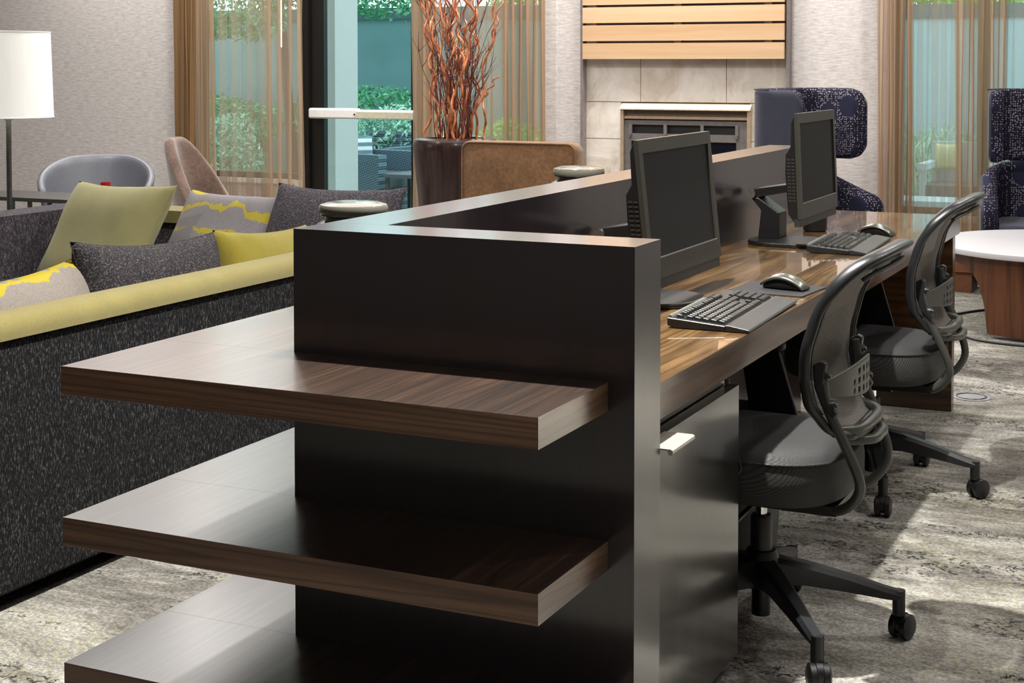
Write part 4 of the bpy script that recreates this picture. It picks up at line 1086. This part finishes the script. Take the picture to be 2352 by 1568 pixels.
shrub('bright green shrub behind the wicker chair', -4.9, 11.3, .34, .7, .35, .42, 3500, .022, leaf2, 6)
shrub('green shrub seen through the curtain behind the branches', -3.9, 10.6, .42, .5, .4, .46, 3500, .022, leaf2, 7)
shrub('low shrub beyond the right end of the branch curtain', -2.9, 11.5, .35, .6, .35, .4, 2600, .022, leaf1, 8)
def tree(label, cx, cy, cz, rx, ry, rz, n, size, m, seed, tx):
    t = thing('tree', label, 'tree', (tx, cy+.6, -.04), 0, 'garden trees')
    foliage(t, n, blob(cx,cy,cz,rx,ry,rz), size, seed, m, 'crown')
    P('trunk', tube(new(), [(tx,cy+.6,-.04),(tx,cy+.3,cz-.1),(cx,cy+.1,cz+.1)], [.06,.05,.02], 10), twig_m, t)
tree('leafy tree drooping over the fence behind the glass door', -7.0, 11.6, 2.36, 1.2, .35, .50, 4200, .028, leaf1, 21, -7.35)
tree('leafy tree hanging behind the left sheer curtain', -8.4, 11.2, 2.15, 1.0, .35, .62, 5000, .026, leaf1, 22, -7.75)
tree('bright leafy tree above the fence behind the branches', -3.9, 13.8, 2.7, 2.0, .5, .9, 6000, .032, leaf2, 23, -4.0)
tree('low leafy tree just over the pale fence behind the right window', -.4, 13.3, 2.30, 1.6, .3, .55, 6500, .030, leaf2, 25, -2.0)
tree('low leafy tree just over the fence behind the branch curtain', -4.6, 13.3, 2.35, 1.6, .3, .55, 6500, .030, leaf2, 26, -6.5)
tree('bright leafy tree above the pale fence at the right', .9, 13.8, 3.1, 2.6, .5, 1.35, 11000, .032, leaf2, 24, .5)
# ornamental grass at the right window
t = thing('grass_clump', 'tall pale green ornamental grass seen through the right window', 'grass', (-.55, 10.9, -.04))
bm = new(); gr = random.Random(5)
for i in range(420):
    a = gr.uniform(0,2*pi); L_ = gr.uniform(.5,.95); s = gr.uniform(.1,.55); x, y = -.75+gr.uniform(-.42,.5), 10.9+gr.uniform(-.2,.2)
    p = [(x+s*cos(a)*k*k/9, y+s*.4*sin(a)*k*k/9, -.04+L_*(k/3)**.8*(1.0 if k<3 else .93)) for k in range(4)]
    w = .008
    for k in range(3):
        v = [bm.verts.new((p[k][0]-w,p[k][1],p[k][2])), bm.verts.new((p[k][0]+w,p[k][1],p[k][2])), bm.verts.new((p[k+1][0]+w*.6,p[k+1][1],p[k+1][2])), bm.verts.new((p[k+1][0]-w*.6,p[k+1][1],p[k+1][2]))]
        bm.faces.new(v)
o = P('blades', bm, leaf3, t); o['kind'] = 'stuff'
# wicker armchairs
def wicker_chair(label, x, y, rz):
    t = thing('wicker_armchair', label, 'garden chair', (x, y, -.04), rz, None)
    obj('backrest', B((-.38,.28,.0), (.38,.38,.72)), wicker, t, bevel=.012)
    for sx in (-1,1): obj('arm', B((min(sx*.38,sx*.27),-.42,.0), (max(sx*.38,sx*.27),.279,.60)), wicker, t, bevel=.012)
    obj('seat_base', B((-.269,-.40,.06), (.269,.279,.30)), wicker, t)
    obj('seat_cushion', B((-.262,-.39,.302), (.262,.20,.42)), greyleather, t, bevel=.02)
    return t
wicker_chair('grey wicker armchair outside the glass door, arm facing the pane', -5.35, 9.35, R(80))
wicker_chair('second grey wicker armchair farther out, behind the cushioned one', -5.80, 10.32, R(-5))
strp = plain('striped_cushion_mat', (.45,.52,.56), .9)
m, nt, b = mk('stripes_cushion'); setp(b, None, .9)
sep = nd(nt, 'ShaderNodeSeparateXYZ'); nt.links.new(coords(nt), sep.inputs[0])
nt.links.new(ramp(nt, math_(nt, 'FRACT', math_(nt, 'MULTIPLY', sep.outputs[1], 14)), [(.45, (.16,.24,.28)), (.55, (.75,.80,.80))]), b.inputs['Base Color'])
pil('striped grey and white cushion standing in the outdoor wicker chair', .42, .34, .14, m, (-5.58, 9.45, .52), R(8), R(60), 0, seed=30, name='garden_cushion')
gt = thing('garden_table', 'small grey metal table outside beside the wicker chair', 'garden table', (-4.72, 9.15, -.04))
P('table_top', B((-4.93,8.85,.375), (-4.38,9.30,.405)), greyleather, gt, bevel=.004)
for (x, y) in ((-4.90,8.88),(-4.41,8.88),(-4.90,9.27),(-4.41,9.27)): P('leg', B((x-.015,y-.015,-.04), (x+.015,y+.015,.3745)), steel_d, gt)
# right window furniture
g2 = thing('garden_armchair', 'pale blue-grey garden armchair outside the right window', 'garden chair', (-.30, 9.9, -.04))
P('backrest', B((-.56,10.15,.30), (-.02,10.22,.72)), whitefurn, g2, bevel=.01)
for x in (-.58,-.06): P('arm', B((x,9.62,.52), (x+.07,10.2,.57)), whitefurn, g2, bevel=.01)
for x in (-.57,-.05):
    for y in (9.64,10.14): P('leg', B((x,y,-.04), (x+.05,y+.05,.519)), whitefurn, g2)
P('seat', B((-.56,9.66,.28), (-.01,10.14,.40)), greyleather, g2, bevel=.02)
pil('pale yellow cushion on the garden armchair outside the right window', .20, .22, .10, yellowc, (-.43, 10.08, .60), R(8), 0, 0, seed=31, name='garden_cushion')
g3 = thing('garden_low_table', 'low white garden table in front of the garden armchair', 'garden table', (-.35, 9.0, -.04))
P('table_top', B((-.80,8.8,.31), (.0,9.25,.35)), whitefurn, g3, bevel=.006)
for (x, y) in ((-.77,8.83),(-.05,8.83),(-.77,9.2),(-.05,9.2)): P('leg', B((x,y,-.04), (x+.03,y+.03,.309)), steel_d, g3)
g4 = thing('garden_armchair', 'grey garden chair seen through the right end of the branch curtain', 'garden chair', (-3.2, 9.6, -.04))
P('backrest', B((-3.5,9.9,.25), (-2.9,9.97,.72)), whitefurn, g4, bevel=.01)
P('seat', B((-3.5,9.4,.25), (-2.9,9.899,.40)), whitefurn, g4, bevel=.01)
for (x, y) in ((-3.5,9.4),(-2.95,9.4),(-3.5,9.85),(-2.95,9.85)): P('leg', B((x,y,-.04), (x+.05,y+.05,.249)), steel_d, g4)
